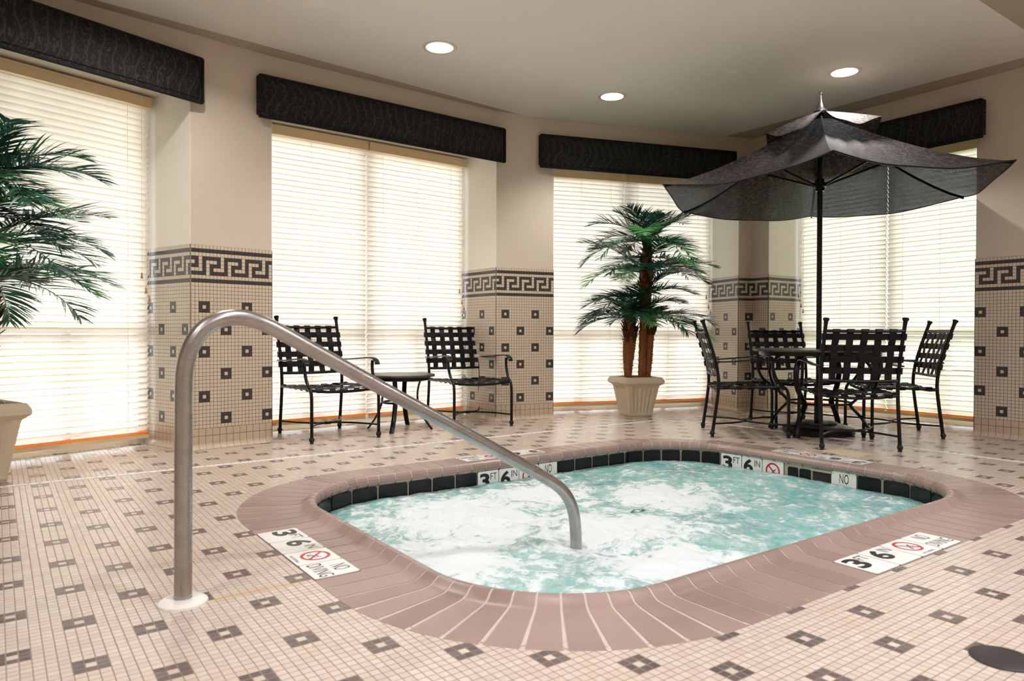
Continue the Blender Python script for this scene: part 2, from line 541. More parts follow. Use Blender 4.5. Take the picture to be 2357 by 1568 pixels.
def copy_tree(o, parent=None):
    c = o.copy(); COL.objects.link(c)
    if parent is not None: c.parent = parent
    for ch in list(o.children): copy_tree(ch, c)
    return c


def curve_pts(pts, n=6):
    """Catmull-Rom through points"""
    P = [Vector(p) for p in pts]; out = []
    for i in range(len(P) - 1):
        p0 = P[max(i - 1, 0)]; p1 = P[i]; p2 = P[i + 1]; p3 = P[min(i + 2, len(P) - 1)]
        for k in range(n):
            t = k / n
            out.append(0.5 * ((2 * p1) + (p2 - p0) * t + (2 * p0 - 5 * p1 + 4 * p2 - p3) * t * t + (3 * p1 - p0 - 3 * p2 + p3) * t ** 3))
    out.append(P[-1]); return out


# ---------------------------------------------------------------- room plan (metres, z up)
def V2(x, y): return Vector((x, y))
def dirv(a): return Vector((math.cos(R(a)), math.sin(R(a))))
def nrm(a): return Vector((-math.sin(R(a)), math.cos(R(a))))     # outward normal of a wall running along angle a

A0, P1A, A1, P2A, B_, C_ = 18.5, 7.8, 2.1, -11.1, -18.6, -91.4
p1L = V2(0.932, 3.366); p1R = V2(1.528, 3.448); p2L = V2(3.688, 3.528); p2R = V2(4.293, 3.409)
p3a = V2(6.324, 2.725); p3m = p3a + dirv(B_) * 0.162; p3b = p3m + dirv(C_) * 0.216
p4L = V2(6.422, 0.456); p4R = p4L + dirv(C_) * 4.6
w1L = p1L - dirv(A0) * 2.16                    # left jamb of the first window (outside the frame)
DEP = 0.62                                     # recess depth, wall face to glass
TH = 0.80                                      # wall thickness
HEAD = 2.60                                    # recess soffit height
WALL_TOP = 3.12


def pl(*pts): return [(p[0], p[1]) for p in pts]


TROWS = 49
BASE_Z = 5.5 * TILE
GREEK = ['111110', '100010', '101110', '101000', '101111']


def is_dark(row, col, ka, sa):
    """row 0 at the top; ka = column where the key starts, sa = centre column of the first dark square"""
    if row in (1, 9): return True
    if 3 <= row <= 7: return GREEK[row - 3][(col - ka) % 6] == '1'
    if row >= 15:
        a = (row - 15) % 12
        if a < 3:
            c = (col - sa + 1) % 12
            return c < 3 and not (a == 1 and c == 1)
        if 6 <= a < 9:
            c = (col - sa + 7) % 12
            return c < 3 and not (a == 7 and c == 1)
    return False


def tile_face(mesh, p, q, ncol, ka, sa, cove=True):
    """tiled dado on the vertical face from p to q (left to right seen from the room)"""
    d = (q - p); L = d.length; d = d / L
    n = Vector((d.y, -d.x))                         # towards the room
    off = 0.006
    cw = L / ncol
    def pt(s, z, o=off): b = p + d * s + n * o; return (b.x, b.y, z)
    for r in range(TROWS):
        z1 = BASE_Z + (TROWS - r) * TILE; z0 = z1 - TILE
        for c in range(ncol):
            mesh.add([pt(c * cw, z0), pt((c + 1) * cw, z0), pt((c + 1) * cw, z1), pt(c * cw, z1)], [(0, 1, 2, 3)],
                     1 if is_dark(r, c, ka, sa) else 0, [((0, 0), (1, 0), (1, 1), (0, 1))])
    topz = BASE_Z + TROWS * TILE
    mesh.add([pt(0, topz), pt(L, topz), pt(L, topz, 0), pt(0, topz, 0)], [(0, 1, 2, 3)], 0)
    # base: two courses of large tiles and a cove
    nb = max(1, int(round(ncol / 2.0))); bw = L / nb
    for c in range(nb):
        for r in range(2):
            z0 = 1.5 * TILE + r * 2 * TILE; z1 = z0 + 2 * TILE
            mesh.add([pt(c * bw, z0), pt((c + 1) * bw, z0), pt((c + 1) * bw, z1), pt(c * bw, z1)], [(0, 1, 2, 3)], 2, [((0, 0), (1, 0), (1, 1), (0, 1))])
        prev = None; R0 = 1.5 * TILE
        for k in range(6):
            t = k / 5.0 * PI / 2
            o = off + R0 * (1 - math.cos(t)); z = R0 * (1 - math.sin(t)) + 0.0012
            if prev:
                o0, z0_, k0 = prev
                mesh.add([pt(c * bw, z, o), pt((c + 1) * bw, z, o), pt((c + 1) * bw, z0_, o0), pt(c * bw, z0_, o0)], [(0, 1, 2, 3)], 3,
                         [((0, 0.5), (1, 0.5), (1, 0.5), (0, 0.5))])
            prev = (o, z, k)
    for s_ in (0, L):                                    # close the ends of the cove
        mesh.add([pt(s_, 0, 0)] + [pt(s_, 1.5 * TILE * (1 - math.sin(k / 5.0 * PI / 2)) + 0.0012, off + 1.5 * TILE * (1 - math.cos(k / 5.0 * PI / 2))) for k in range(6)], [tuple(range(7))], 3)


def pier(name, poly, faces, reveals=()):
    body = M().prism(pl(*poly), 0, WALL_TOP).build(name, 'wall')
    if reveals:
        rv = M()
        for p, q in reveals:
            d = (q - p).normalized(); n = Vector((d.y, -d.x)) * 0.003
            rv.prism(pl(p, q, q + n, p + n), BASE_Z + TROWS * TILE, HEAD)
        rv.build('light_toned_reveal', 'reveal', body)['label'] = 'window reveals, paler with window light put into the colour'
    structure(body)
    t = M()
    for f in faces: tile_face(t, *f)
    for fa in faces:                                     # round the cove about the outer corners
        for fb in faces:
            if fa is fb or (fa[1] - fb[0]).length > 1e-6: continue
            da = (fa[1] - fa[0]).normalized(); db = (fb[1] - fb[0]).normalized()
            if da.x * db.y - da.y * db.x < 0.2: continue
            a0 = math.atan2(-da.x, da.y); a1 = math.atan2(-db.x, db.y)
            while a1 < a0: a1 += 2 * PI
            vs = []; R0 = 1.5 * TILE
            for i in range(9):
                a = a0 + (a1 - a0) * i / 8
                for k in range(6):
                    q = k / 5.0 * PI / 2; o = 0.006 + R0 * (1 - math.cos(q))
                    vs.append((fb[0].x + math.cos(a) * o, fb[0].y + math.sin(a) * o, R0 * (1 - math.sin(q)) + 0.0012))
            t.add(vs, [(i * 6 + k, i * 6 + k + 1, (i + 1) * 6 + k + 1, (i + 1) * 6 + k) for i in range(8) for k in range(5)], 3)
    t.build('tile_dado', ['tile_light', 'tile_dark', 'tile_base', 'tile_cove'], body)['label'] = 'beige mosaic dado with charcoal squares and a Greek key band'
    return body


def build_room():
    # piers, left to right
    d_in = 0.585                                                     # tiled depth of the reveals
    a0b = nrm(A0); a1b = nrm(A1); bb = nrm(B_); cb = nrm(C_)
    pier('wall_left', [p1L, p1R, p1R + a1b * TH, p1L + a0b * TH],
         [(p1L, p1R, 23, 3, 3), (p1L + a0b * d_in, p1L, 22, 19, 13), (p1R, p1R + a1b * d_in, 22, 1, 4)],
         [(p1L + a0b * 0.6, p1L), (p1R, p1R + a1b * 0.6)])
    pier('wall_centre', [p2L, p2R, p2R + bb * TH, p2L + a1b * TH],
         [(p2L, p2R, 23, 3, 3), (p2L + a1b * d_in, p2L, 22, 19, 13), (p2R, p2R + bb * d_in, 22, 1, 4)],
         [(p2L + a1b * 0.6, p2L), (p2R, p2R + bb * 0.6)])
    pier('wall_corner', [p3a, p3m, p3b, p3b + cb * TH, p3m + (bb + cb) * 0.62, p3a + bb * TH],
         [(p3a, p3m, 6, 4, 4), (p3m, p3b, 8, 3, -1), (p3a + bb * d_in, p3a, 22, 19, 13), (p3b, p3b + cb * d_in, 22, 1, 2)],
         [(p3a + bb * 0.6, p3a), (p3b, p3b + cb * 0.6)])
    pier('wall_right', [p4L, p4R, p4R + cb * 0.3, p4L + cb * TH],
         [(p4L, p4L + dirv(C_) * 92 * TILE, 92, 5, 1), (p4L + cb * d_in, p4L, 22, 19, 13)])
    # window heads
    hd = M()
    for a, b, n, z1 in ((p1R, p2L, a1b, WALL_TOP), (p2R, p3a, bb, WALL_TOP), (p3b, p4L, cb, WALL_TOP), (w1L, p1L, a0b, 2.775)):
        hd.prism(pl(a, b, b + n * TH, a + n * TH), HEAD, z1)
    structure(hd.build('wall_window_heads', 'wall'))
    # above the first window the upper wall runs on straight from the pier
    u0 = p1L - dirv(P1A) * 3.6
    structure(M().prism(pl(u0, p1L, p1L + nrm(P1A) * 0.5, u0 + nrm(P1A) * 0.5), 2.776, WALL_TOP).build('wall_upper', 'wall'))
    # wall left of the first window, and the walls behind the photographer
    wl = V2(-2.6, 2.0)
    structure(M().prism(pl(w1L, w1L + a0b * TH, w1L + a0b * TH - dirv(A0) * 1.6, w1L - dirv(A0) * 1.6), 0, 2.775).build('wall_beside_window', 'wall'))
    structure(M().prism([(-2.6, -4.1), (-2.75, -4.1), (-2.75, 3.4), (-2.6, 3.4)], 0, WALL_TOP).build('wall_west', 'wall'))
    structure(M().prism([(-2.75, -4.1), (6.6, -4.1), (6.6, -4.25), (-2.75, -4.25)], 0, WALL_TOP).build('wall_south', 'wall'))
    # ceiling: border colour everywhere, paler field inside the line of the soffit
    ce = M().prism([(-2.75, -4.25), (7.6, -4.25), (7.6, 4.6), (-2.75, 4.6)], CEIL_Z, CEIL_Z + 0.15)
    field = [(-2.6, 2.93), (0.336, 3.178), (3.992, 3.484), (4.32, 3.395), (6.168, 2.777), (6.168, 1.718), (6.187, -0.145), (-2.6, -0.145)]
    ce.prism(field, CEIL_Z - 0.002, CEIL_Z - 0.0003, 1)
    structure(ce.build('ceiling', ['ceil_border', 'ceil']))


SPX0, SPX1, SPY0, SPY1 = 0.675, 4.475, -0.835, 2.01
SPR = 0.90


def rrect(off, nseg=12, nx=19, ny=10):
    """rounded rectangle, inset by off; list of (point, outward normal) counter-clockwise; same count for any inset"""
    out = []
    cs = [(SPX1 - SPR, SPY0 + SPR, -90), (SPX1 - SPR, SPY1 - SPR, 0), (SPX0 + SPR, SPY1 - SPR, 90), (SPX0 + SPR, SPY0 + SPR, 180)]
    r = SPR - off
    for i, (cx, cy, a0) in enumerate(cs):
        for k in range(nseg + 1):
            a = R(a0 + 90.0 * k / nseg)
            out.append((V2(cx + r * math.cos(a), cy + r * math.sin(a)), V2(math.cos(a), math.sin(a))))
        nxt = cs[(i + 1) % 4]; a = R(a0 + 90)
        nn = V2(math.cos(a), math.sin(a))
        p0 = V2(cx, cy) + nn * r; p1 = V2(nxt[0], nxt[1]) + nn * r
        cnt = ny if i in (0, 2) else nx
        for k in range(1, cnt):
            out.append((p0 + (p1 - p0) * k / cnt, nn))
    return out


def build_floor():
    import bmesh
    bm = bmesh.new()
    outer = [(-2.75, -4.25), (7.6, -4.25), (7.6, 4.6), (-2.75, 4.6)]
    hole = [tuple(p) for p, n in rrect(0.03, 16)]
    es = []
    for loop in (outer, hole):
        vs = [bm.verts.new((x, y, 0)) for x, y in loop]
        es += [bm.edges.new((vs[i], vs[(i + 1) % len(vs)])) for i in range(len(vs))]
    bmesh.ops.triangle_fill(bm, use_beauty=True, use_dissolve=False, edges=es, normal=(0, 0, 1))
    me = bpy.data.meshes.new('floor'); bm.to_mesh(me); bm.free()
    me.materials.append(MT['floor'])
    o = bpy.data.objects.new('floor', me); COL.objects.link(o)
    for p in me.polygons:
        if p.normal.z < 0: p.flip()
    structure(o)


# ---------------------------------------------------------------- windows, blinds, valances
def window(idx, a, b, ang):
    """a,b: front corners of the opening; frame and glass at the back of the recess"""
    n = nrm(ang); d = dirv(ang); L = (b - a).length
    rot = R(ang)
    mid = a + d * (L / 2) + n * (DEP + 0.05)
    root = M()
    fw = 0.055
    def fb(s0, s1, z0, z1, dep=0.07, o=0.0, mi=0):
        c = a + d * ((s0 + s1) / 2) + n * (DEP + 0.05 + o)
        root.box((c.x, c.y, (z0 + z1) / 2), (s1 - s0, dep, z1 - z0), mi, rot)
    fb(0, fw, 0, HEAD); fb(L - fw, L, 0, HEAD); fb(0, L, HEAD - fw, HEAD); fb(0, L, 0.0, 0.06)
    fb(L / 2 - 0.045, L / 2 + 0.045, 0.06, HEAD)
    for s in (L * 0.25 + 0.0, L * 0.75):
        fb(s - 0.02, s + 0.02, 0.06, 0.86, 0.05)
    fb(0, L, 0.84, 0.90, 0.06)
    fo = root.build('window_%d' % idx, 'white_paint'); structure(fo)
    g = M(); c = a + d * (L / 2) + n * (DEP + 0.06)
    g.box((c.x, c.y, HEAD / 2), (L - 0.04, 0.006, HEAD - 0.06), 0, rot)
    g.build('glass_pane', 'glass', fo)['label'] = 'clear window pane'
    return fo


SLAT_P = 0.0455


def blind(name_label, a, b, ang, s0, s1, tilt, tassel_side=1, seed=0):
    """one horizontal-slat blind between distances s0,s1 along the opening a-b"""
    n = nrm(ang); d = dirv(ang); rnd = random.Random(seed)
    base = a + d * ((s0 + s1) / 2) + n * 0.53
    t = thing('window_blind', name_label, 'blind', (base.x, base.y, 0), R(ang), 'cream slatted blinds')
    W = s1 - s0
    # local frame: x along the wall, y outwards, z up
    h = M().box((0, -0.03, 2.545), (W - 0.004, 0.07, 0.082), 0)
    h.box((0, -0.067, 2.575), (W - 0.004, 0.006, 0.018), 0).box((0, -0.067, 2.511), (W - 0.004, 0.005, 0.012), 0)
    h.build('headrail', 'headrail', t)
    sl = M(); z = 2.49; hw = 0.0275; ca, sa = math.cos(R(tilt)), math.sin(R(tilt))
    while z > 0.115:
        jit = rnd.uniform(-0.0012, 0.0012); x0, x1 = -W / 2 + 0.002, W / 2 - 0.002
        rows = []
        for k in range(4):
            q = -1 + 2 * k / 3.0
            yy = q * hw; zz = 0.0035 * (1 - q * q)
            # inner edge (towards the room, -y) is the higher one
            rows.append((yy * ca + zz * sa, -yy * sa + zz * ca))
        vs = []
        nx = 10
        for i in range(nx + 1):
            x = x0 + (x1 - x0) * i / nx; sag = jit + 0.0008 * math.sin(i * 1.3 + seed + z * 7)
            for yy, zz in rows: vs.append((x, yy, z + zz + sag))
        fs = [(i * 4 + k, (i + 1) * 4 + k, (i + 1) * 4 + k + 1, i * 4 + k + 1) for i in range(nx) for k in range(3)]
        sl.add(vs, fs)
        z -= SLAT_P
    sl.build('slats', 'slat', t, smooth=True)
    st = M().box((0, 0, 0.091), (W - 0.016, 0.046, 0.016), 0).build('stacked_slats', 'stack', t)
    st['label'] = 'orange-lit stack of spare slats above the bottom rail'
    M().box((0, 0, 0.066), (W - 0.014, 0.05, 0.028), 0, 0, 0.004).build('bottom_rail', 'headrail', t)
    cd = M()
    nl = 3 if W > 0.9 else 2
    xs = [-W / 2 + 0.16 + (W - 0.32) * k / (nl - 1) for k in range(nl)]
    for x in xs:
        for yy in (-0.024, 0.024):
            cd.tube([(x, yy, 2.50), (x, yy, 0.06)], 0.0012, 5)
        zc = 2.49
        while zc > 0.115:                       # rungs under each slat
            cd.box((x, 0, zc - 0.014), (0.003, 0.046, 0.0012)); zc -= SLAT_P
    cd.build('ladder_cords', 'cord', t)
    if tassel_side:
        pc = M()
        xt = tassel_side * (W / 2 - 0.045)
        ends = [(xt - 0.03, 1.27), (xt, 1.16), (xt + 0.025, 1.10)]
        for x, ze in ends: pc.tube([(x, -0.055, 2.5), (x, -0.055, ze)], 0.0012, 5)
        po = pc.build('pull_cords', 'cord', t)
        for x, ze in ends:
            M().lathe([(0.003, 0.012), (0.006, 0.008), (0.004, 0.0), (0.006, -0.012), (0.010, -0.026), (0.009, -0.030), (0, -0.031)], (x, -0.055, ze), 10).build('tassel', 'oak', po, True)['label'] = 'small wooden pull knob'
    return t


def valance(label, a, b, ang, s0, s1, z0=2.462, z1=2.782, depth=0.085):
    n = nrm(ang); d = dirv(ang)
    c = a + d * ((s0 + s1) / 2)
    t = thing('window_valance', label, 'valance', (c.x, c.y, 0), R(ang), 'dark damask valances')
    W = s1 - s0; H = z1 - z0
    b = M()
    # padded front board with returns: front face slightly crowned
    nx, nz = 40, 8
    vs = []; fs = []
    for i in range(nx + 1):
        for k in range(nz + 1):
            u = i / nx; v = k / nz
            edge = min(u * W, (1 - u) * W, v * H, (1 - v) * H)
            pad = 0.012 * min(1.0, edge / 0.03)
            vs.append((-W / 2 + u * W, -depth - pad + 0.012, z0 + v * H))
    for i in range(nx):
        for k in range(nz):
            q = i * (nz + 1) + k
            fs.append((q, q + nz + 1, q + nz + 2, q + 1))
    b.add(vs, fs)
    b.box((-W / 2 + 0.011, -depth / 2, (z0 + z1) / 2 + 0.015), (0.022, depth - 0.026, H - 0.032))
    b.box((W / 2 - 0.011, -depth / 2, (z0 + z1) / 2 + 0.015), (0.022, depth - 0.026, H - 0.032))
    b.box((0, -depth / 2, z1 - 0.012), (W - 0.044, depth - 0.026, 0.022))
    b.box((0, -depth + 0.02, (z0 + z1) / 2), (W - 0.002, 0.018, H - 0.002))
    b.build('board', 'damask', t, True, 50)
    w = M(); y = -depth + 0.004; k = 0.008
    w.tube([(-W / 2 + k, y, z0 + 0.003), (W / 2 - k, y, z0 + 0.003), (W / 2 - 0.002, y, z0 + k), (W / 2 - 0.002, y, z1 - k), (W / 2 - k, y, z1 - 0.003), (-W / 2 + k, y, z1 - 0.003), (-W / 2 + 0.002, y, z1 - k), (-W / 2 + 0.002, y, z0 + k)], 0.0085, 8, closed=True)
    y = -depth - 0.0005
    q = 0.034
    w.tube([(-W / 2 + q, y, z0 + q), (W / 2 - q, y, z0 + q), (W / 2 - q, y, z1 - q), (-W / 2 + q, y, z1 - q)], 0.003, 6, closed=True)
    w.build('welt_piping', 'welt', t, True)
    return t


def build_windows():
    window(1, w1L, p1L, A0); window(2, p1R, p2L, A1); window(3, p2R, p3a, B_); window(4, p3b, p4L, C_)
    L1 = 2.16; L2 = (p2L - p1R).length; L3 = (p3a - p2R).length; L4 = (p4L - p3b).length
    blind('cream slatted blind in the leftmost window, behind the big palm, lower slats ajar', w1L, p1L, A0, 0.02, L1 - 0.03, 46, 1, 1)
    blind('cream slatted blind behind the left patio chair, left half of the second window', p1R, p2L, A1, 0.01, 1.055, 57, 0, 2)
    blind('cream slatted blind behind the side table, right half of the second window', p1R, p2L, A1, 1.065, L2 - 0.03, 56, 1, 3)
    blind('cream slatted blind left of the palm trunks, left part of the third window', p2R, p3a, B_, 0.01, 1.03, 58, 1, 4)
    blind('cream slatted blind behind the palm fronds, right part of the third window', p2R, p3a, B_, 1.04, L3 - 0.02, 57, 1, 5)
    blind('cream slatted blind behind the umbrella pole, in the rightmost window', p3b, p4L, C_, 0.03, 0.984, 57, -1, 6)
    blind('cream slatted blind next to the right tiled wall, in the rightmost window', p3b, p4L, C_, 0.987, L4 - 0.01, 53, 0, 7)
    valance('dark grey damask valance at top left, cut by the photo edge, above the big palm', w1L, p1L, A0, -0.1, L1 + 0.05)
    valance('dark grey damask valance above the two patio chairs and side table', p1R, p2L, A1, -0.118, 2.205)
    valance('dark grey damask valance above the small palm, half hidden by the umbrella', p2R, p3a, B_, -0.165, 2.05)
    valance('dark grey damask valance behind the umbrella top, over the rightmost window', p3b, p4L, C_, -0.02, L4 + 0.07, 2.455, 2.772)


# ---------------------------------------------------------------- hot tub
LIP = [(0.0, -0.004), (0.006, 0.001), (0.262, 0.001), (0.286, 0.003), (0.304, 0.010), (0.318, 0.022), (0.330, 0.029), (0.344, 0.030), (0.358, 0.023), (0.367, 0.010), (0.370, -0.006), (0.364, -0.020), (0.348, -0.029), (0.330, -0.030)]
WATER_Z = -0.113
IN = 0.345                         # inset of the tub wall


def stations():
    """brick joints around the tub: ('arc',corner,a) / straight, as functions off -> point"""
    st = []
    cs = [(SPX1 - SPR, SPY0 + SPR, -90), (SPX1 - SPR, SPY1 - SPR, 0), (SPX0 + SPR, SPY1 - SPR, 90), (SPX0 + SPR, SPY0 + SPR, 180)]
    for i, (cx, cy, a0) in enumerate(cs):
        for k in range(12):
            st.append((i, 'arc', a0 + 7.5 * k, a0 + 7.5 * (k + 1)))
        cnt = 10 if i in (0, 2) else 19
        for k in range(cnt): st.append((i, 'str', k / cnt, (k + 1) / cnt))
    def P(i, kind, t, off):
        cx, cy, a0 = cs[i]; r = SPR - off
        if kind == 'arc': return V2(cx + r * math.cos(R(t)), cy + r * math.sin(R(t)))
        nx = cs[(i + 1) % 4]; nn = dirv(a0 + 90)
        return V2(cx, cy) + (V2(nx[0], nx[1]) - V2(cx, cy)) * t + nn * r
    return st, P


def build_tub():
    st, P = stations()
    root = thing('hot_tub', 'sunken hot tub with pinkish brown coping and black waterline tiles', 'hot tub', (2.575, 0.5875, 0))
    ox, oy = 2.575, 0.5875
    b = M(); tint = []
    rnd = random.Random(3)
    for (i, kind, t0, t1) in st:
        gap = 0.0034
        tv = rnd.random()
        for e in (0,):
            rows = []
            sub = 3 if kind == 'arc' else 1
            vs = []
            for k in range(sub + 1):
                t = t0 + (t1 - t0) * k / sub
                for off, z in LIP:
                    p = P(i, kind, t, off)
                    q = P(i, kind, (t0 + t1) / 2, off)
                    if k == 0 or k == sub:
                        dv = q - p; ln = dv.length
                        p = p + dv * min(0.4, (gap if kind == 'str' else gap + 0.004 * (1 - off / 0.37)) / max(ln, 1e-5))
                    vs.append((p.x - ox, p.y - oy, z))
            m = len(LIP)
            # lower copies closing the joint sides
            fs = [(k * m + j, k * m + j + 1, (k + 1) * m + j + 1, (k + 1) * m + j) for k in range(sub) for j in range(m - 1)]
            n0 = len(vs)
            for k in (0, sub):
                for j in range(m):
                    x, y, z = vs[k * m + j]; cxv = P(i, kind, (t0 + t1) / 2, 0.2)
                    vs.append((x, y, z - 0.006))
            for kk, k in enumerate((0, sub)):
                for j in range(m - 1):
                    a_, b_ = k * m + j, k * m + j + 1; c_, d_ = n0 + kk * m + j + 1, n0 + kk * m + j
                    fs.append((a_, b_, c_, d_) if kk else (b_, a_, d_, c_))
            b.add(vs, fs); tint += [tv] * len(vs)
    b.att['tint'] = tint
    b.build('coping', 'coping', root, True, 24)['label'] = 'pinkish brown bullnose coping bricks'
    g = M(); vs = []; fs = []
    ring = []
    for (i, kind, t0, t1) in st:
        sub = 3 if kind == 'arc' else 1
        for k in range(sub): ring.append((i, kind, t0 + (t1 - t0) * k / sub))
    prof = [(0.0, -0.05)] + [(o, z - 0.0018) for o, z in LIP] + [(0.34, -0.034)]
    m = len(prof)
    for (i, kind, t) in ring:
        for off, z in prof:
            p = P(i, kind, t, off if off < 0.36 else off - 0.0025); vs.append((p.x - ox, p.y - oy, z))
    k = len(ring)
    fs = [(a * m + j, a * m + j + 1, ((a + 1) % k) * m + j + 1, ((a + 1) % k) * m + j) for a in range(k) for j in range(m - 1)]
    g.add(vs, fs); g.build('grout_bed', 'coping_grout', root, True, 35)
    # basin
    w = M(); vs = []
    prof = [(IN, -0.03), (IN, -0.60), (IN + 0.4, -0.62), (IN + 0.42, -1.0), (0.86, -1.02)]
    m = len(prof)
    for (i, kind, t) in ring:
        for off, z in prof:
            p = P(i, kind, t, off); vs.append((p.x - ox, p.y - oy, z))
    fs = [(a * m + j, a * m + j + 1, ((a + 1) % k) * m + j + 1, ((a + 1) % k) * m + j) for a in range(k) for j in range(m - 1)]
    fs.append(tuple(a * m + m - 1 for a in range(k)))
    mi = [1 if j > 0 else 0 for a in range(k) for j in range(m - 1)] + [1]
    o = len(w.v); w.add(vs, fs); w.mi = mi
    w.build('basin', ['wall_under', 'pool_plaster'], root)
    # waterline tiles
    bt = M()
    def wt(p, q, z0=-0.186, z1=-0.034, out=0.005, r=0.012):
        """one glazed tile from p to q (2D, seen from the water left to right), rounded corners"""
        d = q - p; L = d.length; d = d / L; n = Vector((d.y, -d.x))
        gp = 0.005
        outl = []
        for cx, cz, a0 in ((L - gp - r, z1 - r, 0), (gp + r, z1 - r, 90), (gp + r, z0 + r, 180), (L - gp - r, z0 + r, 270)):
            for kk in range(4):
                a = R(a0 + 30 * kk); outl.append((cx + r * math.cos(a), cz + r * math.sin(a)))
        nn = len(outl)
        vs = [((p + d * x + n * out).x - ox, (p + d * x + n * out).y - oy, z) for x, z in outl] + [((p + d * x).x - ox, (p + d * x).y - oy, z) for x, z in outl]
        bt.add(vs, [tuple(range(nn))] + [(kk, nn + kk, nn + (kk + 1) % nn, (kk + 1) % nn) for kk in range(nn)])
    yF = SPY1 - IN; xR = SPX1 - IN; xL = SPX0 + IN; yN = SPY0 + IN
    # far wall (seen from water: left = -x)
    xs = [2.256 + 0.162 * kk for kk in range(-4, 11)]
    for x0 in xs:
        if 2.25 < x0 < 2.85: continue
        if x0 < SPX0 + SPR - 0.01 or x0 + 0.162 > SPX1 - SPR + 0.17: continue
        wt(V2(x0 if x0 > 1.62 else 1.577, yF), V2(x0 + 0.162, yF))
    # right wall (left = +y)
    for kk in range(-1, 8):
        y0 = 1.233 - 0.168 * kk
        if 0.70 < y0 < 1.25 or 0.38 < y0 < 0.40: continue
        if 0.40 < y0 < 0.70: continue
        if y0 > SPY1 - SPR + 0.13 or y0 - 0.168 < SPY0 + SPR - 0.03: continue
        wt(V2(xR, y0), V2(xR, max(0.072, y0 - 0.168)))
    wt(V2(xR, 0.705), V2(xR, 0.62), -0.186, -0.05); wt(V2(xR, 0.62), V2(xR, 0.53), -0.186, -0.05)
    for (cx, cy, a0, cnt) in ((SPX1 - SPR, SPY1 - SPR, 90, 5), (SPX0 + SPR, SPY1 - SPR, 180, 5), (SPX1 - SPR, SPY0 + SPR, 0, 5), (SPX0 + SPR, SPY0 + SPR, 270, 5)):
        r = SPR - IN
        for kk in range(cnt):
            sp = 76.5 if a0 == 90 else 90.0                # the marker tile takes the end of the far right corner
            aa = a0 - sp * kk / cnt; ab = a0 - sp * (kk + 1) / cnt
            for h in range(1):
                wt(V2(cx, cy) + dirv(aa - 0.3) * r, V2(cx, cy) + dirv(ab + 0.3) * r, out=0.010)
    for x0 in [1.575 + 0.1818 * kk for kk in range(11)]: wt(V2(x0 + 0.1818, yN), V2(x0, yN))
    for y0 in [0.065 + 0.149 * kk for kk in range(7)]: wt(V2(xL, y0), V2(xL, y0 + 0.149))
    bt.build('waterline_tiles', 'black_tile', root)['label'] = 'band of glossy black tiles under the coping'
    # skimmer mouth in the right wall
    sk = M().box((xR - 0.002 - ox, 0.455 - oy, -0.10), (0.012, 0.125, 0.12), 1)
    sk.box((xR - 0.01 - ox, 0.455 - oy, -0.043), (0.016, 0.14, 0.012), 0)
    sk.build('skimmer_mouth', ['wall_under', 'slot'], root)


def build_water():
    nr, na = 150, 420
    vs = []; boil = []
    st = rrect(IN + 0.004, 24, 60, 34)
    na = len(st); c = V2(2.575, 0.5875)
    jets = [(1.75, 0.95, 0.55), (2.2, 0.45, 0.50), (1.35, 0.55, 0.40), (2.9, 0.75, 0.40), (2.05, -0.1, 0.35), (2.45, 1.2, 0.35)]
    def hgt(x, y):
        p = Vector((x * 2.1, y * 2.1, 0.3))
        h = 0.018 * noise.noise(p) + 0.014 * noise.noise(p * 2.7 + Vector((3, 1, 0))) + 0.010 * noise.noise(p * 6.3) + 0.006 * noise.noise(p * 15)
        bo = 0.0
        for jx, jy, jr in jets:
            dd = ((x - jx) ** 2 + (y - jy) ** 2) / (jr * jr)
            bo = max(bo, math.exp(-dd * 1.3))
        h += 0.03 * bo * (0.6 + 0.7 * noise.noise(p * 3.1 + Vector((9, 2, 1))))
        return h, bo
    for k in range(nr + 1):
        t = (k / nr) ** 0.75
        for p, n in st:
            q = c + (p - c) * t
            h, bo = hgt(q.x, q.y)
            e = min(1.0, (1 - t) * 14)
            vs.append((q.x, q.y, WATER_Z + h * (0.35 + 0.65 * e))); boil.append(bo)
    fs = [(k * na + j, k * na + (j + 1) % na, (k + 1) * na + (j + 1) % na, (k + 1) * na + j) for k in range(1, nr) for j in range(na)]
    fs = [f for f in fs]
    vs0 = [(c.x, c.y, WATER_Z + hgt(c.x, c.y)[0])]
    w = M(); w.add(vs, fs)
    ci = len(w.v); w.v.append(vs0[0]); boil.append(hgt(c.x, c.y)[1])
    for j in range(na):
        w.f.append((ci, na + j, na + (j + 1) % na)); w.mi.append(0); w.uv.append(None)
    # body of the water down the walls
    o = len(w.v)
    for p, n in st: w.v.append((p.x, p.y, -0.55)); boil.append(0)
    for j in range(na):
        w.f.append((nr * na + j, nr * na + (j + 1) % na, o + (j + 1) % na, o + j)); w.mi.append(0); w.uv.append(None)
    w.att['boil'] = boil
    ob = w.build('water', 'water', None, True, 180)
    tag(ob, 'churning turquoise water with white foam filling the hot tub', 'water', None, 'stuff')


# ---------------------------------------------------------------- lettering
_text_cache = {}


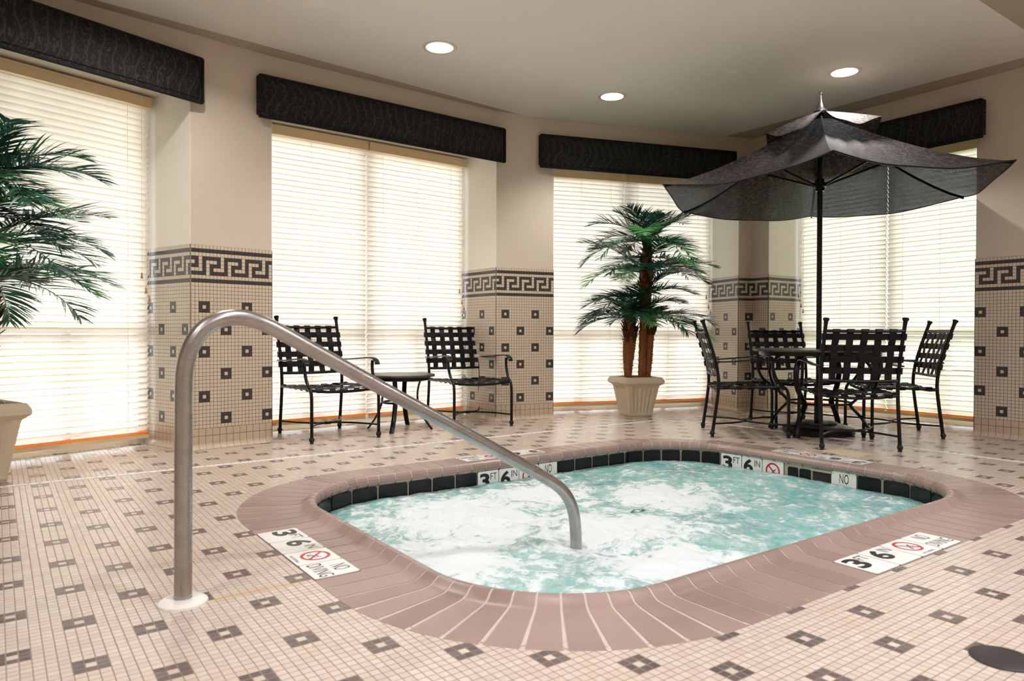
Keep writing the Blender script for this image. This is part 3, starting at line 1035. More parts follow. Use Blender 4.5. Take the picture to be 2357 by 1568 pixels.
def text_mesh(txt, bold=0.0):
    key = (txt, bold)
    if key in _text_cache: return _text_cache[key]
    cu = bpy.data.curves.new('t', 'FONT'); cu.body = txt; cu.size = 1.0; cu.offset = bold; cu.resolution_u = 4
    cu.align_x = 'CENTER'
    ob = bpy.data.objects.new('t', cu); COL.objects.link(ob)
    bpy.context.view_layer.update()
    dg = bpy.context.evaluated_depsgraph_get()
    me = bpy.data.meshes.new_from_object(ob.evaluated_get(dg))
    vs = [tuple(v.co) for v in me.vertices]; fs = [tuple(p.vertices) for p in me.polygons]
    bpy.data.objects.remove(ob); bpy.data.curves.remove(cu); bpy.data.meshes.remove(me)
    x0 = min(v[0] for v in vs); x1 = max(v[0] for v in vs); y0 = min(v[1] for v in vs); y1 = max(v[1] for v in vs)
    vs = [((v[0] - x0) / (x1 - x0), (v[1] - y0) / (y1 - y0)) for v in vs]
    _text_cache[key] = (vs, fs); return vs, fs


def put_text(m, txt, box, z, bold=0.0, mi=0):
    """text stretched to the box (x0,y0,x1,y1) in the plane z"""
    vs, fs = text_mesh(txt, bold); x0, y0, x1, y1 = box
    m.add([(x0 + a * (x1 - x0), y0 + b * (y1 - y0), z) for a, b in vs], fs, mi)


def sign_tile(parent, kind, loc, S):
    """one square marker tile lying in local XY, face up; kind: 3FT, 6IN, icon, text"""
    t = M(); r = 0.006; h = S / 2 - 0.0026
    t.box((0, 0, 0.0015), (2 * h, 2 * h, 0.003), 0, 0, r)
    o = t.build('marker_tile', 'sign_white', parent, loc=loc)
    k = M(); z = 0.0034; s = S
    if kind == '3FT':
        put_text(k, '3', (-0.40 * s, -0.18 * s, 0.06 * s, 0.40 * s), z, 0.035); put_text(k, 'FT', (0.10 * s, 0.12 * s, 0.40 * s, 0.38 * s), z)
    elif kind == '6IN':
        put_text(k, '6', (-0.40 * s, -0.18 * s, 0.06 * s, 0.40 * s), z, 0.035); put_text(k, 'IN', (0.12 * s, 0.12 * s, 0.40 * s, 0.38 * s), z)
    elif kind == 'text':
        put_text(k, 'NO', (-0.16 * s, 0.06 * s, 0.20 * s, 0.42 * s), z, 0.0); put_text(k, 'DIVING', (-0.42 * s, -0.36 * s, 0.44 * s, -0.04 * s), z, 0.0)
    else:
        cx, cy, ro, ri = 0, 0.07 * s, 0.33 * s, 0.26 * s; n = 40
        vs = []
        for j in range(n):
            a = 2 * PI * j / n; vs += [(cx + ro * math.cos(a), cy + ro * math.sin(a), z), (cx + ri * math.cos(a), cy + ri * math.sin(a), z)]
        k.add(vs, [(2 * j, 2 * ((j + 1) % n), 2 * ((j + 1) % n) + 1, 2 * j + 1) for j in range(n)], 1)
        w = 0.03 * s; a = R(-45); dx, dy = math.cos(a), math.sin(a)
        k.add([(cx - dx * ri - dy * w, cy - dy * ri + dx * w, z + 0.0003), (cx - dx * ri + dy * w, cy - dy * ri - dx * w, z + 0.0003), (cx + dx * ri + dy * w, cy + dy * ri - dx * w, z + 0.0003), (cx + dx * ri - dy * w, cy + dy * ri + dx * w, z + 0.0003)], [(0, 1, 2, 3)], 1)
        # little diver: head, trunk, limbs
        def bar(p, q, w):
            d = Vector((q[0] - p[0], q[1] - p[1])).normalized(); nx, ny = -d.y * w, d.x * w
            k.add([(cx + p[0] * s + nx * s, cy + p[1] * s + ny * s, z), (cx + p[0] * s - nx * s, cy + p[1] * s - ny * s, z), (cx + q[0] * s - nx * s, cy + q[1] * s - ny * s, z), (cx + q[0] * s + nx * s, cy + q[1] * s + ny * s, z)], [(0, 1, 2, 3)], 0)
        bar((-0.06, -0.10), (0.04, 0.02), 0.022); bar((0.04, 0.02), (0.15, 0.09), 0.013); bar((0.04, 0.02), (0.12, 0.02), 0.012)
        bar((-0.05, -0.09), (0.0, -0.16), 0.010); bar((-0.06, -0.10), (-0.13, -0.13), 0.010)
        hv = [(cx + (-0.075 + 0.028 * math.cos(q)) * s, cy + (-0.145 + 0.028 * math.sin(q)) * s, z) for q in (2 * PI * j / 10 for j in range(10))]
        k.add(hv, [tuple(range(10))], 0)
        for yy in (-0.05, -0.19): bar((-0.22, yy), (-0.11, yy), 0.005); bar((0.08, yy), (0.22, yy), 0.005)
        put_text(k, 'NO DIVING', (-0.26 * s, -0.43 * s, 0.26 * s, -0.36 * s), z)
    k.build('lettering', ['sign_black', 'sign_red'], o)
    return o


def marker(label, origin, xdir, up, kinds, S, gap=0.0):
    """row of tiles; origin = left end at mid-height, xdir = reading direction, up = top of the letters"""
    x = Vector(xdir).normalized(); y = Vector(up).normalized(); zz = x.cross(y)
    t = thing('depth_marker', label, 'sign', origin, 0, 'depth and no diving markers')
    t.rotation_euler = Matrix((x, y, zz)).transposed().to_euler()
    bd = M().box((S * len(kinds) / 2, 0, -0.001), (S * len(kinds) - 0.001, S - 0.002, 0.0025), 0)
    bd.build('setting_bed', 'sign_joint', t)
    for i, k in enumerate(kinds): sign_tile(t, k, (S * (i + 0.5), 0, 0.0), S)
    return t


def build_signs():
    K = ['3FT', '6IN', 'icon', 'text']
    z = 0.0012
    marker('white deck marker tiles, 3 FT 6 IN, in the coping near the handrail base', (0.766, 0.937, z), (0, -1, 0), (1, 0, 0), K, 0.169)
    marker('white deck marker tiles, 3 FT 6 IN, in the near right coping', (2.303, -0.742, z), (1, 0, 0), (0, 1, 0), K, 0.169)
    marker('white deck marker tiles upside down on the far coping, behind the sloping handrail', (2.955, 1.922, z), (-1, 0, 0), (0, -1, 0), K, 0.166)
    marker('white deck marker tiles in the right coping, beside the pale access lid', (4.385, 0.29, z), (0, 1, 0), (-1, 0, 0), K, 0.166)
    S = 0.162; zc = -0.030 - S / 2
    marker('white wall tiles under the far coping, half behind the handrail, reading 3 FT 6 IN', (2.256, SPY1 - IN - 0.004, zc), (1, 0, 0), (0, 0, 1), K, S)
    S = 0.168; zc = -0.027 - S / 2
    mk = marker('white wall tiles 3 FT 6 IN with red diving ban, under the right coping', (SPX1 - IN - 0.004, 1.233, zc), (0, -1, 0), (0, 0, 1), K[:3], S)
    for ch in mk.children:                                   # the first tile follows the curve of the wall
        if ch.name.startswith('marker_tile') and ch.location.x < S:
            ch.rotation_euler = (0, R(5.5), 0); ch.location = (S * 0.5, 0, 0.009)
    marker('single white wall tile reading NO DIVING, right of the skimmer mouth', (SPX1 - IN - 0.004, 0.393, zc), (0, -1, 0), (0, 0, 1), ['text'], S)


# ---------------------------------------------------------------- fittings
def build_handrail():
    y = 0.31
    t = thing('handrail', 'brushed steel handrail sloping from the deck into the hot tub', 'handrail', (0.277, y, 0))
    pts = [(0.277, 0), (0.278, 0.25), (0.279, 0.5), (0.280, 0.68), (0.286, 0.745), (0.302, 0.800), (0.330, 0.846), (0.368, 0.876), (0.413, 0.891), (0.462, 0.892), (0.516, 0.878), (0.575, 0.850), (0.663, 0.801),
           (0.82, 0.7147), (0.99, 0.621), (1.18, 0.518), (1.375, 0.413), (1.56, 0.311), (1.70, 0.233), (1.775, 0.189), (1.825, 0.148), (1.862, 0.098), (1.886, 0.035), (1.896, -0.04), (1.899, -0.13), (1.90, -0.35), (1.90, -0.95)]
    M().tube([(p.x - 0.277, 0, p.y) for p in curve_pts([(a, b, 0) for a, b in pts], 4)], 0.0262, 24).build('rail_tube', 'steel', t, True)
    M().lathe([(0.0262, 0.0165), (0.05, 0.0165), (0.064, 0.0125), (0.072, 0.006), (0.073, 0.0)][::-1], (0, 0, 0.0), 40).build('base_flange', 'white_plastic', t, True)['label'] = 'white plastic flange'


def build_fittings():
    # trench drain strip
    t = M()
    t.box((2.27, 2.662, 0.001), (6.06, 0.028, 0.004)); t.box((5.288, 0.35, 0.001), (0.028, 4.60, 0.004))
    x = -0.7
    while x < 5.25:
        t.box((x, 2.662, 0.0034), (0.007, 0.007, 0.0008), 1); x += 0.054
    yy = 2.6
    while yy > -1.9:
        t.box((5.288, yy, 0.0034), (0.007, 0.007, 0.0008), 1); yy -= 0.054
    tag(t.build('trench_drain', ['drain_white', 'slot']), 'thin white slotted drain strip running across the tiled floor', 'drain')
    d = M().lathe([(0.076, 0.0), (0.076, 0.003), (0.071, 0.005), (0, 0.005)], (0, 0, 0), 36)
    tag(d.build('floor_drain_cover', 'drain_dark', None, True, 40, (1.925, -1.342, 0)), 'round dark drain cover on the floor at bottom right', 'drain cover')
    o = M().box((0, 0, 0.0015), (0.205, 0.29, 0.003)).build('skimmer_lid', 'lid', None, loc=(4.70, 0.60, 0)); o.rotation_euler = (0, 0, R(-8))
    tag(o, 'pale square tiled access lid in the floor behind the pool, under a chair leg', 'access lid')
    # downlights
    labs = ['round recessed downlight, nearest of the three, at top centre of the ceiling',
            'round recessed downlight on the ceiling above the palm and third window',
            'round recessed downlight on the ceiling above the umbrella']
    for (x, y), lb in zip(((2.485, 2.534), (4.284, 2.572), (5.382, 1.025)), labs):
        dl = thing('downlight', lb, 'ceiling light', (x, y, CEIL_Z - 0.002), 0, 'recessed downlights')
        M().lathe([(0.098, -0.003), (0.102, -0.0005), (0.126, -0.005), (0.130, -0.001), (0.130, 0.0)], (0, 0, 0), 40, cap=False).build('trim_ring', 'lamp_trim', dl, True)
        M().lathe([(0.100, -0.0022), (0, -0.0024)], (0, 0, 0), 40).build('lens', 'lens', dl, True)
        l = bpy.data.lights.new('downlight_beam', 'SPOT'); l.energy = 110; l.spot_size = R(125); l.spot_blend = 0.7; l.shadow_soft_size = 0.09; l.color = (1.0, 0.96, 0.93)
        lo = bpy.data.objects.new('downlight_beam', l); COL.objects.link(lo); lo.location = (x, y, CEIL_Z - 0.03)
    s = M().lathe([(0.042, 0.0), (0.042, -0.004), (0.036, -0.007), (0, -0.008)], (0, 0, 0), 28)
    tag(s.build('sprinkler_cover', 'white_plastic', None, True, 40, (4.65, 1.552, CEIL_Z - 0.002)), 'small blank round sprinkler cover plate on the ceiling', 'ceiling cover')


# ---------------------------------------------------------------- furniture
def make_chair(label, D, W=0.56, H=0.93):
    t = thing('patio_chair', label, 'chair', (0, 0, 0), 0, 'black strap patio chairs')
    xr, xf = W * 0.475, W * 0.50
    yb, yf = -D / 2, D / 2
    pr = 0.0135
    rear = [(yb - 0.012, 0.0), (yb + 0.0, 0.10), (yb + 0.022, 0.26), (yb + 0.036, 0.40), (yb + 0.030, 0.50), (yb + 0.006, 0.62), (yb - 0.035, 0.76), (yb - 0.085, H - 0.02)]
    def ry(z):
        for (y0, z0), (y1, z1) in zip(rear, rear[1:]):
            if z0 <= z <= z1: return y0 + (y1 - y0) * (z - z0) / (z1 - z0)
        return rear[-1][0]
    for s in (-1, 1):
        lg = M(); P = curve_pts([(s * xr, y, z + 0.012) for y, z in rear], 4)
        lg.tube(P, pr, 10)
        o = lg.build('rear_leg', 'black_metal', t, True)
        M().lathe([(0.014, 0.0), (0.016, 0.004), (0.012, 0.010), (0.016, 0.016), (0.0205, 0.026), (0.020, 0.036), (0.0145, 0.048)], (s * xr, rear[0][0], 0), 12).build('foot_glide', 'glide', o, True)
        a = Vector((0, rear[-1][0] - rear[-2][0], rear[-1][1] - rear[-2][1])).normalized()
        M().lathe([(0.0135, -0.02), (0.0145, 0.0), (0.0150, 0.010), (0.020, 0.022), (0.0225, 0.027), (0.0215, 0.033), (0.017, 0.037), (0, 0.038)], (s * xr, rear[-1][0], H - 0.008), 14, axis=a).build('post_finial', 'black_metal', o, True)
        fl = M()
        fl.tube(curve_pts([(s * xf, yf, 0.012), (s * xf, yf, 0.2), (s * xf, yf - 0.002, 0.335), (s * xf, yf - 0.02, 0.395), (s * xf, yf - 0.065, 0.43), (s * (xf + 0.004), yf - 0.105, 0.49), (s * (xf + 0.006), yf - 0.125, 0.56), (s * (xf + 0.008), yf - 0.125, 0.618)], 4), 0.0128, 10)
        o = fl.build('front_leg', 'black_metal', t, True)
        M().lathe([(0.014, 0.0), (0.016, 0.004), (0.012, 0.010), (0.016, 0.016), (0.0205, 0.026), (0.020, 0.036), (0.0145, 0.048)], (s * xf, yf, 0), 12).build('foot_glide', 'glide', o, True)
        arm = M().tube(curve_pts([(s * (xr + 0.008), ry(0.615) - 0.01, 0.612), (s * (xr + 0.02), yb + 0.12, 0.614), (s * (xf + 0.012), yb + D * 0.5, 0.628), (s * (xf + 0.014), yf - 0.17, 0.638), (s * (xf + 0.014), yf - 0.10, 0.632), (s * (xf + 0.014), yf - 0.06, 0.610), (s * (xf + 0.014), yf - 0.048, 0.588)], 5), 0.01, flat=(0.042, 0.011))
        arm.build('armrest', 'black_metal', t, True, 50)
    # frames
    zs = 0.405
    sf = M()
    for s in (-1, 1):
        sf.tube(curve_pts([(s * xr, ry(zs) + 0.005, zs - 0.008), (s * (xf - 0.012), 0, zs), (s * (xf - 0.006), yf - 0.05, zs + 0.006)], 4), 0.0125, 8)
    sf.tube([(-xf, yf - 0.035, zs - 0.004), (-xf * 0.5, yf - 0.032, zs - 0.020), (0, yf - 0.03, zs - 0.024), (xf * 0.5, yf - 0.032, zs - 0.020), (xf, yf - 0.035, zs - 0.004)], 0.012, 8)
    sf.tube([(-xr, ry(zs), zs - 0.008), (-xr * 0.5, ry(zs), zs - 0.024), (0, ry(zs), zs - 0.03), (xr * 0.5, ry(zs), zs - 0.024), (xr, ry(zs), zs - 0.008)], 0.012, 8)
    sf.build('seat_frame', 'black_metal', t, True)
    bf = M(); zt, zb = H - 0.065, 0.505
    bf.tube([(-xr, ry(zt), zt), (0, ry(zt) - 0.012, zt - 0.004), (xr, ry(zt), zt)], 0.0115, 8)
    bf.tube([(-xr, ry(zb), zb), (-xr * 0.5, ry(zb) - 0.012, zb - 0.004), (0, ry(zb) - 0.016, zb - 0.006), (xr * 0.5, ry(zb) - 0.012, zb - 0.004), (xr, ry(zb), zb)], 0.0115, 8)
    bf.build('back_frame', 'black_metal', t, True)
    # stretchers: two bows meeting at a clip
    zq = 0.105
    for s, nm in ((-1, yb), (1, yf)):
        xx = xr if s < 0 else xf
        y0 = ry(zq) if s < 0 else yf
        pts = []
        for k in range(17):
            q = -1 + 2 * k / 16.0
            pts.append((xx * q, y0 + (0 - y0 - s * -0.006) * (1 - abs(q) ** 2.2), zq))
        M().tube(pts, 0.0075, 8).build('stretcher', 'black_metal', t, True)
    M().box((0, 0, zq), (0.05, 0.028, 0.022), 0, 0, 0.006).build('stretcher_clip', 'black_metal', t)
    # back webbing: 5 upright and 4 level straps
    bw = M(); sw = 0.024
    ux = [(-0.36 + 0.18 * k) * 2 * xr for k in range(5)]
    uz = [zb + 0.072 + k * 0.082 for k in range(4)]
    def bp(x, z, o): return Vector((x, ry(z) - 0.016 * (1 - (x / xr) ** 2) + o, z))
    for i, x in enumerate(ux):
        path = []; n = 30
        path.append(bp(x, zt, -0.016) + Vector((0, 0, -0.006)))
        path.append(bp(x, zt, 0) + Vector((0, -0.008, 0.012))); path.append(bp(x, zt, 0) + Vector((0, 0.008, 0.012)))
        for k in range(n + 1):
            z = zt - 0.006 + (zb + 0.006 - zt + 0.006) * k / n
            o = 0.005 * math.cos((z - uz[0]) / 0.082 * PI + (PI if i % 2 else 0))
            path.append(bp(x, z, o))
        path.append(bp(x, zb, 0) + Vector((0, 0.010, -0.010))); path.append(bp(x, zb, 0) + Vector((0, -0.012, -0.012)))
        bw.ribbon(path, [Vector((sw, 0, 0))] * len(path), 0, 0.003)
    for j, z in enumerate(uz):
        path = []; n = 30
        path.append(Vector((-xr + 0.004, ry(z) - 0.018, z)))
        path.append(Vector((-xr - 0.017, ry(z) - 0.010, z))); path.append(Vector((-xr - 0.017, ry(z) + 0.010, z)))
        for k in range(n + 1):
            x = -xr + 2 * xr * k / n
            o = -0.005 * math.cos((x - ux[0]) / (ux[1] - ux[0]) * PI + (PI if j % 2 else 0))
            if k in (0, n): o = 0.017
            path.append(bp(x, z, o))
        path.append(Vector((xr + 0.017, ry(z) + 0.010, z))); path.append(Vector((xr + 0.017, ry(z) - 0.010, z)))
        path.append(Vector((xr - 0.004, ry(z) - 0.018, z)))
        bw.ribbon(path, [Vector((0, (ry(z + 0.01) - ry(z - 0.01)) / 0.02 * sw * 0.9, sw * 0.95))] * len(path), 0, 0.003)
    bw.build('back_webbing', 'strap', t, True, 60)['label'] = 'woven black straps of the backrest'
    # seat webbing: 5 front-to-back, 6 side-to-side
    sb = M(); ysa, ysb = ry(zs), yf - 0.033
    sx = [(-0.38 + 0.19 * k) * 2 * xr for k in range(5)]
    nyy = 5; syy = [ysa + (ysb - ysa) * (k + 0.65) / (nyy + 0.3) for k in range(nyy)]
    def sp(x, y, o):
        v = (y - ysa) / (ysb - ysa)
        sag = 0.022 * (1 - (x / xf) ** 2) * (0.6 + 0.4 * math.sin(PI * v))
        return Vector((x, y, zs + 0.009 - sag + o - 0.010 * (1 - v) * 0.3))
    for i, x in enumerate(sx):
        path = [sp(x, ysa, 0) + Vector((0, -0.004, -0.026)), sp(x, ysa, 0) + Vector((0, -0.014, -0.010))]
        for k in range(31):
            y = ysa + (ysb - ysa) * k / 30
            path.append(sp(x, y, 0.0045 * math.cos((y - syy[0]) / (syy[1] - syy[0]) * PI + (PI if i % 2 else 0))))
        path += [sp(x, ysb, 0) + Vector((0, 0.013, -0.010)), sp(x, ysb, 0) + Vector((0, 0.006, -0.027))]
        sb.ribbon(path, [Vector((sw * 1.05, 0, 0))] * len(path), 0, 0.003)
    for j, y in enumerate(syy):
        path = [Vector((-xf + 0.012, y, zs - 0.018)), Vector((-xf - 0.004, y, zs))]
        for k in range(31):
            x = -xf + 0.01 + (2 * xf - 0.02) * k / 30
            path.append(sp(x, y, -0.0045 * math.cos((x - sx[0]) / (sx[1] - sx[0]) * PI + (PI if j % 2 else 0)) + (0.006 if k in (0, 30) else 0)))
        path += [Vector((xf + 0.004, y, zs)), Vector((xf - 0.012, y, zs - 0.018))]
        sb.ribbon(path, [Vector((0, sw * 1.05, 0))] * len(path), 0, 0.003)
    sb.build('seat_webbing', 'strap', t, True, 60)['label'] = 'woven black straps of the seat'
    return t


def build_chairs():
    G_ = 'black strap patio chairs'
    a = make_chair('black strap patio chair left of the side table, partly behind the handrail', 0.70, 0.56, 0.955)
    a.location = (2.005, 3.515, 0); a.rotation_euler = (0, 0, R(180 + 2))
    b = copy_tree(a); b.location = (3.37, 3.53, 0); b.rotation_euler = (0, 0, R(180 - 9))
    b['label'] = 'black strap patio chair right of the side table, in front of the middle tiled pier'
    c = make_chair('black strap patio chair seen from its side, left of the umbrella table', 0.585, 0.56, 0.93)
    def put(o, x, y, face): o.location = (x, y, 0); o.rotation_euler = (0, 0, R(face - 90))
    put(c, 4.960, 1.653, -43)
    for (x, y, fc, lb) in ((5.835, 1.768, -122, 'black strap patio chair behind the umbrella table, against the tiled corner'),
                           (5.067, 0.808, 46, 'black strap patio chair with its back to the pool, at the umbrella table'),
                           (5.945, 0.905, 133, 'black strap patio chair right of the umbrella table, nearest the right tiled wall')):
        q = copy_tree(c); put(q, x, y, fc); q['label'] = lb


def make_table(name, label, loc, rt, zt, leg_prof, azim, lw, ring_r, ring_z, hole=False):
    t = thing(name, label, 'table', (loc[0], loc[1], 0))
    tp = M()
    ri = 0.03 if hole else 0.0
    prof = [(ri, zt - 0.018), (rt - 0.03, zt - 0.022), (rt - 0.006, zt - 0.020), (rt, zt - 0.012), (rt - 0.002, zt - 0.004), (rt - 0.012, zt), (rt - 0.030, zt), (rt - 0.033, zt - 0.004), (rt - 0.037, zt), (ri, zt)]
    if hole: prof = prof + [prof[0]]
    tp.lathe(prof, (0, 0, 0), 64)
    tp.build('table_top', 'table_top', t, True, 35)
    M().lathe([(rt - 0.05, zt - 0.022), (rt - 0.05, zt - 0.052), (rt - 0.062, zt - 0.052), (rt - 0.062, zt - 0.022)], (0, 0, 0), 48).build('apron', 'black_metal', t, True, 40)
    for az in azim:
        d = Vector((math.cos(R(az)), math.sin(R(az)), 0))
        P = curve_pts([d * r + Vector((0, 0, z)) for r, z in leg_prof], 6)
        M().tube(P, 0.01, flat=lw).build('leg', 'black_metal', t, True, 50)
    M().tube([(ring_r * math.cos(2 * PI * k / 36), ring_r * math.sin(2 * PI * k / 36), ring_z) for k in range(36)], 0.009, 8, closed=True).build('brace_ring', 'black_metal', t, True)
    return t


TBL = (5.452, 1.272)


def build_tables():
    make_table('side_table', 'small round dark cast side table between two patio chairs', (2.655, 3.505), 0.305, 0.485,
               [(0.19, 0.455), (0.165, 0.38), (0.155, 0.30), (0.165, 0.22), (0.20, 0.13), (0.25, 0.05), (0.285, 0.006)], (229, 319, 139, 49), (0.04, 0.012), 0.15, 0.24)
    make_table('dining_table', 'round dark cast dining table under the umbrella', TBL, 0.53, 0.715,
               [(0.31, 0.67), (0.40, 0.60), (0.43, 0.50), (0.385, 0.38), (0.28, 0.28), (0.27, 0.245), (0.35, 0.16), (0.41, 0.07), (0.43, 0.006)], (188, 278, 8, 98), (0.045, 0.016), 0.255, 0.265, True)


def build_umbrella():
    b = thing('umbrella_base', 'round black stepped umbrella base on the floor under the dining table', 'umbrella base', (TBL[0], TBL[1], 0.0042))
    M().lathe([(0.275, 0.0), (0.285, 0.008), (0.285, 0.045), (0.275, 0.055), (0.20, 0.075), (0.155, 0.080), (0.150, 0.095), (0.10, 0.105), (0.05, 0.11), (0, 0.11)], (0, 0, 0), 48).build('weight_plate', 'black_metal', b, True, 40)
    M().lathe([(0.0245, 0.112), (0.034, 0.112), (0.034, 0.40), (0.030, 0.405), (0.0245, 0.405)], (0, 0, 0), 20).build('pole_sleeve', 'black_metal', b, True, 40)
    M().tube([(0.033, 0, 0.33), (0.06, 0, 0.33)], 0.008, 8).lathe([(0.0, -0.012), (0.018, -0.012), (0.018, 0.012), (0, 0.012)], (0.066, 0, 0.33), 12, axis=(1, 0, 0)).build('clamp_knob', 'glide', b, True, 40)
    u = thing('market_umbrella', 'large dark damask parasol open over the dining table, with silver finial', 'umbrella', (TBL[0], TBL[1], 0))
    RAD, ZH, ZA, RV = 1.40, 2.055, 2.70, 0.50
    A = [34 + 60 * k for k in range(6)]
    def rz(r): return ZH + (ZA - ZH) * (1 - r / RAD) ** 1.35
    pole_top = ZA + 0.01
    M().tube([(0, 0, 0.12), (0, 0, pole_top)], 0.0215, 18).build('pole', 'black_metal', u, True)
    # canopy: panels hang between ribs
    cp = M(); na = 24; nr = 22
    def cpt(sec, j, k, r_out=RAD, up=0.0, r_in=0.10, sag_r=0.055, sag_e=0.075, n=24):
        a0 = R(A[sec]); f = j / n; tt = k / nr
        r = r_in + (r_out - r_in) * tt
        e = 4 * f * (1 - f)
        p0 = V2(math.cos(a0), math.sin(a0)) * r; a1 = a0 + R(60); p1 = V2(math.cos(a1), math.sin(a1)) * r
        p = p0 + (p1 - p0) * f
        # hem is cut in a shallow arc
        p = p * (1 - 0.035 * e * tt * tt)
        z = rz(r) + up - e * (sag_r * math.sin(PI * min(1, tt)) * 0.6 + sag_e * tt ** 1.5)
        wr = 0.010 * math.sin(f * 23 + sec) * math.sin(PI * tt) * e + 0.006 * math.sin(9 * tt + 11 * f + sec * 2.1) * tt * e
        return (p.x, p.y, z + wr)
    for s in range(6):
        vs = [cpt(s, j, k) for k in range(nr + 1) for j in range(na + 1)]
        cp.add(vs, [(k * (na + 1) + j, k * (na + 1) + j + 1, (k + 1) * (na + 1) + j + 1, (k + 1) * (na + 1) + j) for k in range(nr) for j in range(na)])
    co = cp.build('canopy', 'canopy', u, True, 70)
    hem = M()
    hem.tube([cpt(s, j, nr) for s in range(6) for j in range(na)], 0.005, 6, closed=True)
    hem.build('hem', 'welt', co, True)
    vt = M(); VT = [2.55, 2.53, 2.505, 2.592, 2.565, 2.555]
    for s in range(6):
        def vp(j, k):
            x, y, z = cpt(s, j, k, RV, 0.0, 0.02, 0.02, -0.0)
            tt = k / nr; f = j / na; e = 4 * f * (1 - f)
            zt_ = VT[s] * (1 - f) + VT[(s + 1) % 6] * f
            return (x, y, ZA + 0.02 + (zt_ - ZA - 0.02) * tt ** 1.1 - e * (0.015 + 0.055 * tt) * tt + 0.008 * math.sin(4 * f * PI + s) * tt)
        vs = [vp(j, k) for k in range(nr + 1) for j in range(na + 1)]
        vt.add(vs, [(k * (na + 1) + j, k * (na + 1) + j + 1, (k + 1) * (na + 1) + j + 1, (k + 1) * (na + 1) + j) for k in range(nr) for j in range(na)])
    vt.build('vent_flap', 'canopy', u, True, 70)['label'] = 'upper vent flap of the canopy'
    # hub, runner, ribs and stretchers
    zr = 2.10
    M().lathe([(0.022, zr - 0.05), (0.036, zr - 0.05), (0.036, zr - 0.02), (0.055, zr - 0.015), (0.055, zr + 0.015), (0.034, zr + 0.02), (0.034, zr + 0.05), (0.022, zr + 0.05)], (0, 0, 0), 20).build('runner_hub', 'black_metal', u, True, 40)
    M().lathe([(0.022, ZA - 0.12), (0.05, ZA - 0.12), (0.05, ZA - 0.08), (0.03, ZA - 0.04), (0.022, ZA - 0.02)], (0, 0, 0), 20).build('top_hub', 'black_metal', u, True, 40)
    for a in A:
        d = Vector((math.cos(R(a)), math.sin(R(a)), 0))
        P = [d * r + Vector((0, 0, rz(r) - 0.016 - (0.03 if r < 0.1 else 0))) for r in (0.05, 0.15, 0.3, 0.5, 0.7, 0.9, 1.1, 1.25, 1.385)]
        rb = M().tube(P, 0.008, flat=(0.014, 0.02)).build('rib', 'black_metal', u, True, 50)
        M().tube([d * 0.05 + Vector((0, 0, zr)), d * 0.62 + Vector((0, 0, rz(0.62) - 0.026))], 0.008, flat=(0.012, 0.016)).build('strut', 'black_metal', rb, True, 50)
    M().lathe([(0.055, ZA + 0.018), (0.05, ZA + 0.03), (0.036, ZA + 0.042), (0.030, ZA + 0.065), (0.018, ZA + 0.11), (0.010, ZA + 0.145), (0.009, ZA + 0.155), (0.016, ZA + 0.163), (0.018, ZA + 0.173), (0.013, ZA + 0.185), (0, ZA + 0.19)], (0, 0, 0), 20).build('finial', 'silver', u, True)['label'] = 'silver teardrop finial'


# ---------------------------------------------------------------- palms
def frond(parent, origin, az, elev, L, mat, seed, droop=1.0, name='frond', width=1.0):
    rnd = random.Random(seed); m = M()
    d = Vector((math.cos(R(az)), math.sin(R(az)), 0)); o = Vector(origin)
    side = Vector((-d.y, d.x, 0)); pts = []; n = 38
    e = R(elev); p = o.copy(); step = L / n
    nb = 0
    for k in range(n + 1):
        pts.append(p.copy())
        e2 = e - droop * R(95) * (k / n) ** 1.4 * 0.75
        p = p + (d * math.cos(e2) + Vector((0, 0, 1)) * math.sin(e2)) * step
    m.tube(pts, [0.0055 - 0.0045 * k / n for k in range(n + 1)], 5)
    for k in range(3, n + 1):
        t = k / n
        tang = (pts[min(k + 1, n)] - pts[max(k - 1, 0)]).normalized()
        up = side.cross(tang).normalized() * -1
        if up.z < 0: up = -up
        for s in (-1, 1):
            ll = (0.245 * width) * (math.sin(PI * (0.12 + 0.86 * t)) ** 0.6 + 0.12) * rnd.uniform(0.85, 1.12) * min(1.0, L / 0.55)
            ang = R(66 - 32 * t + rnd.uniform(-7, 7))
            dr = (tang * math.cos(ang) + side * s * math.sin(ang) + up * rnd.uniform(0.05, 0.35)).normalized()
            w = 0.0060 * rnd.uniform(0.8, 1.2)
            P = []; q = pts[k].copy(); seg = 5
            for j in range(seg + 1):
                P.append(q.copy()); dr2 = (dr + Vector((0, 0, -1)) * (0.55 * droop * (j / seg) ** 1.6)).normalized(); q = q + dr2 * ll / seg
            wd = dr.cross(up)
            if wd.length < 1e-4: wd = side
            wd.normalize(); wd = (wd + up * rnd.uniform(-0.6, 0.6)).normalized()
            m.ribbon(P, [wd * w * f for f in (0.45, 1.0, 1.0, 0.85, 0.5, 0.06)])
    return m.build(name, mat, parent, True, 180)


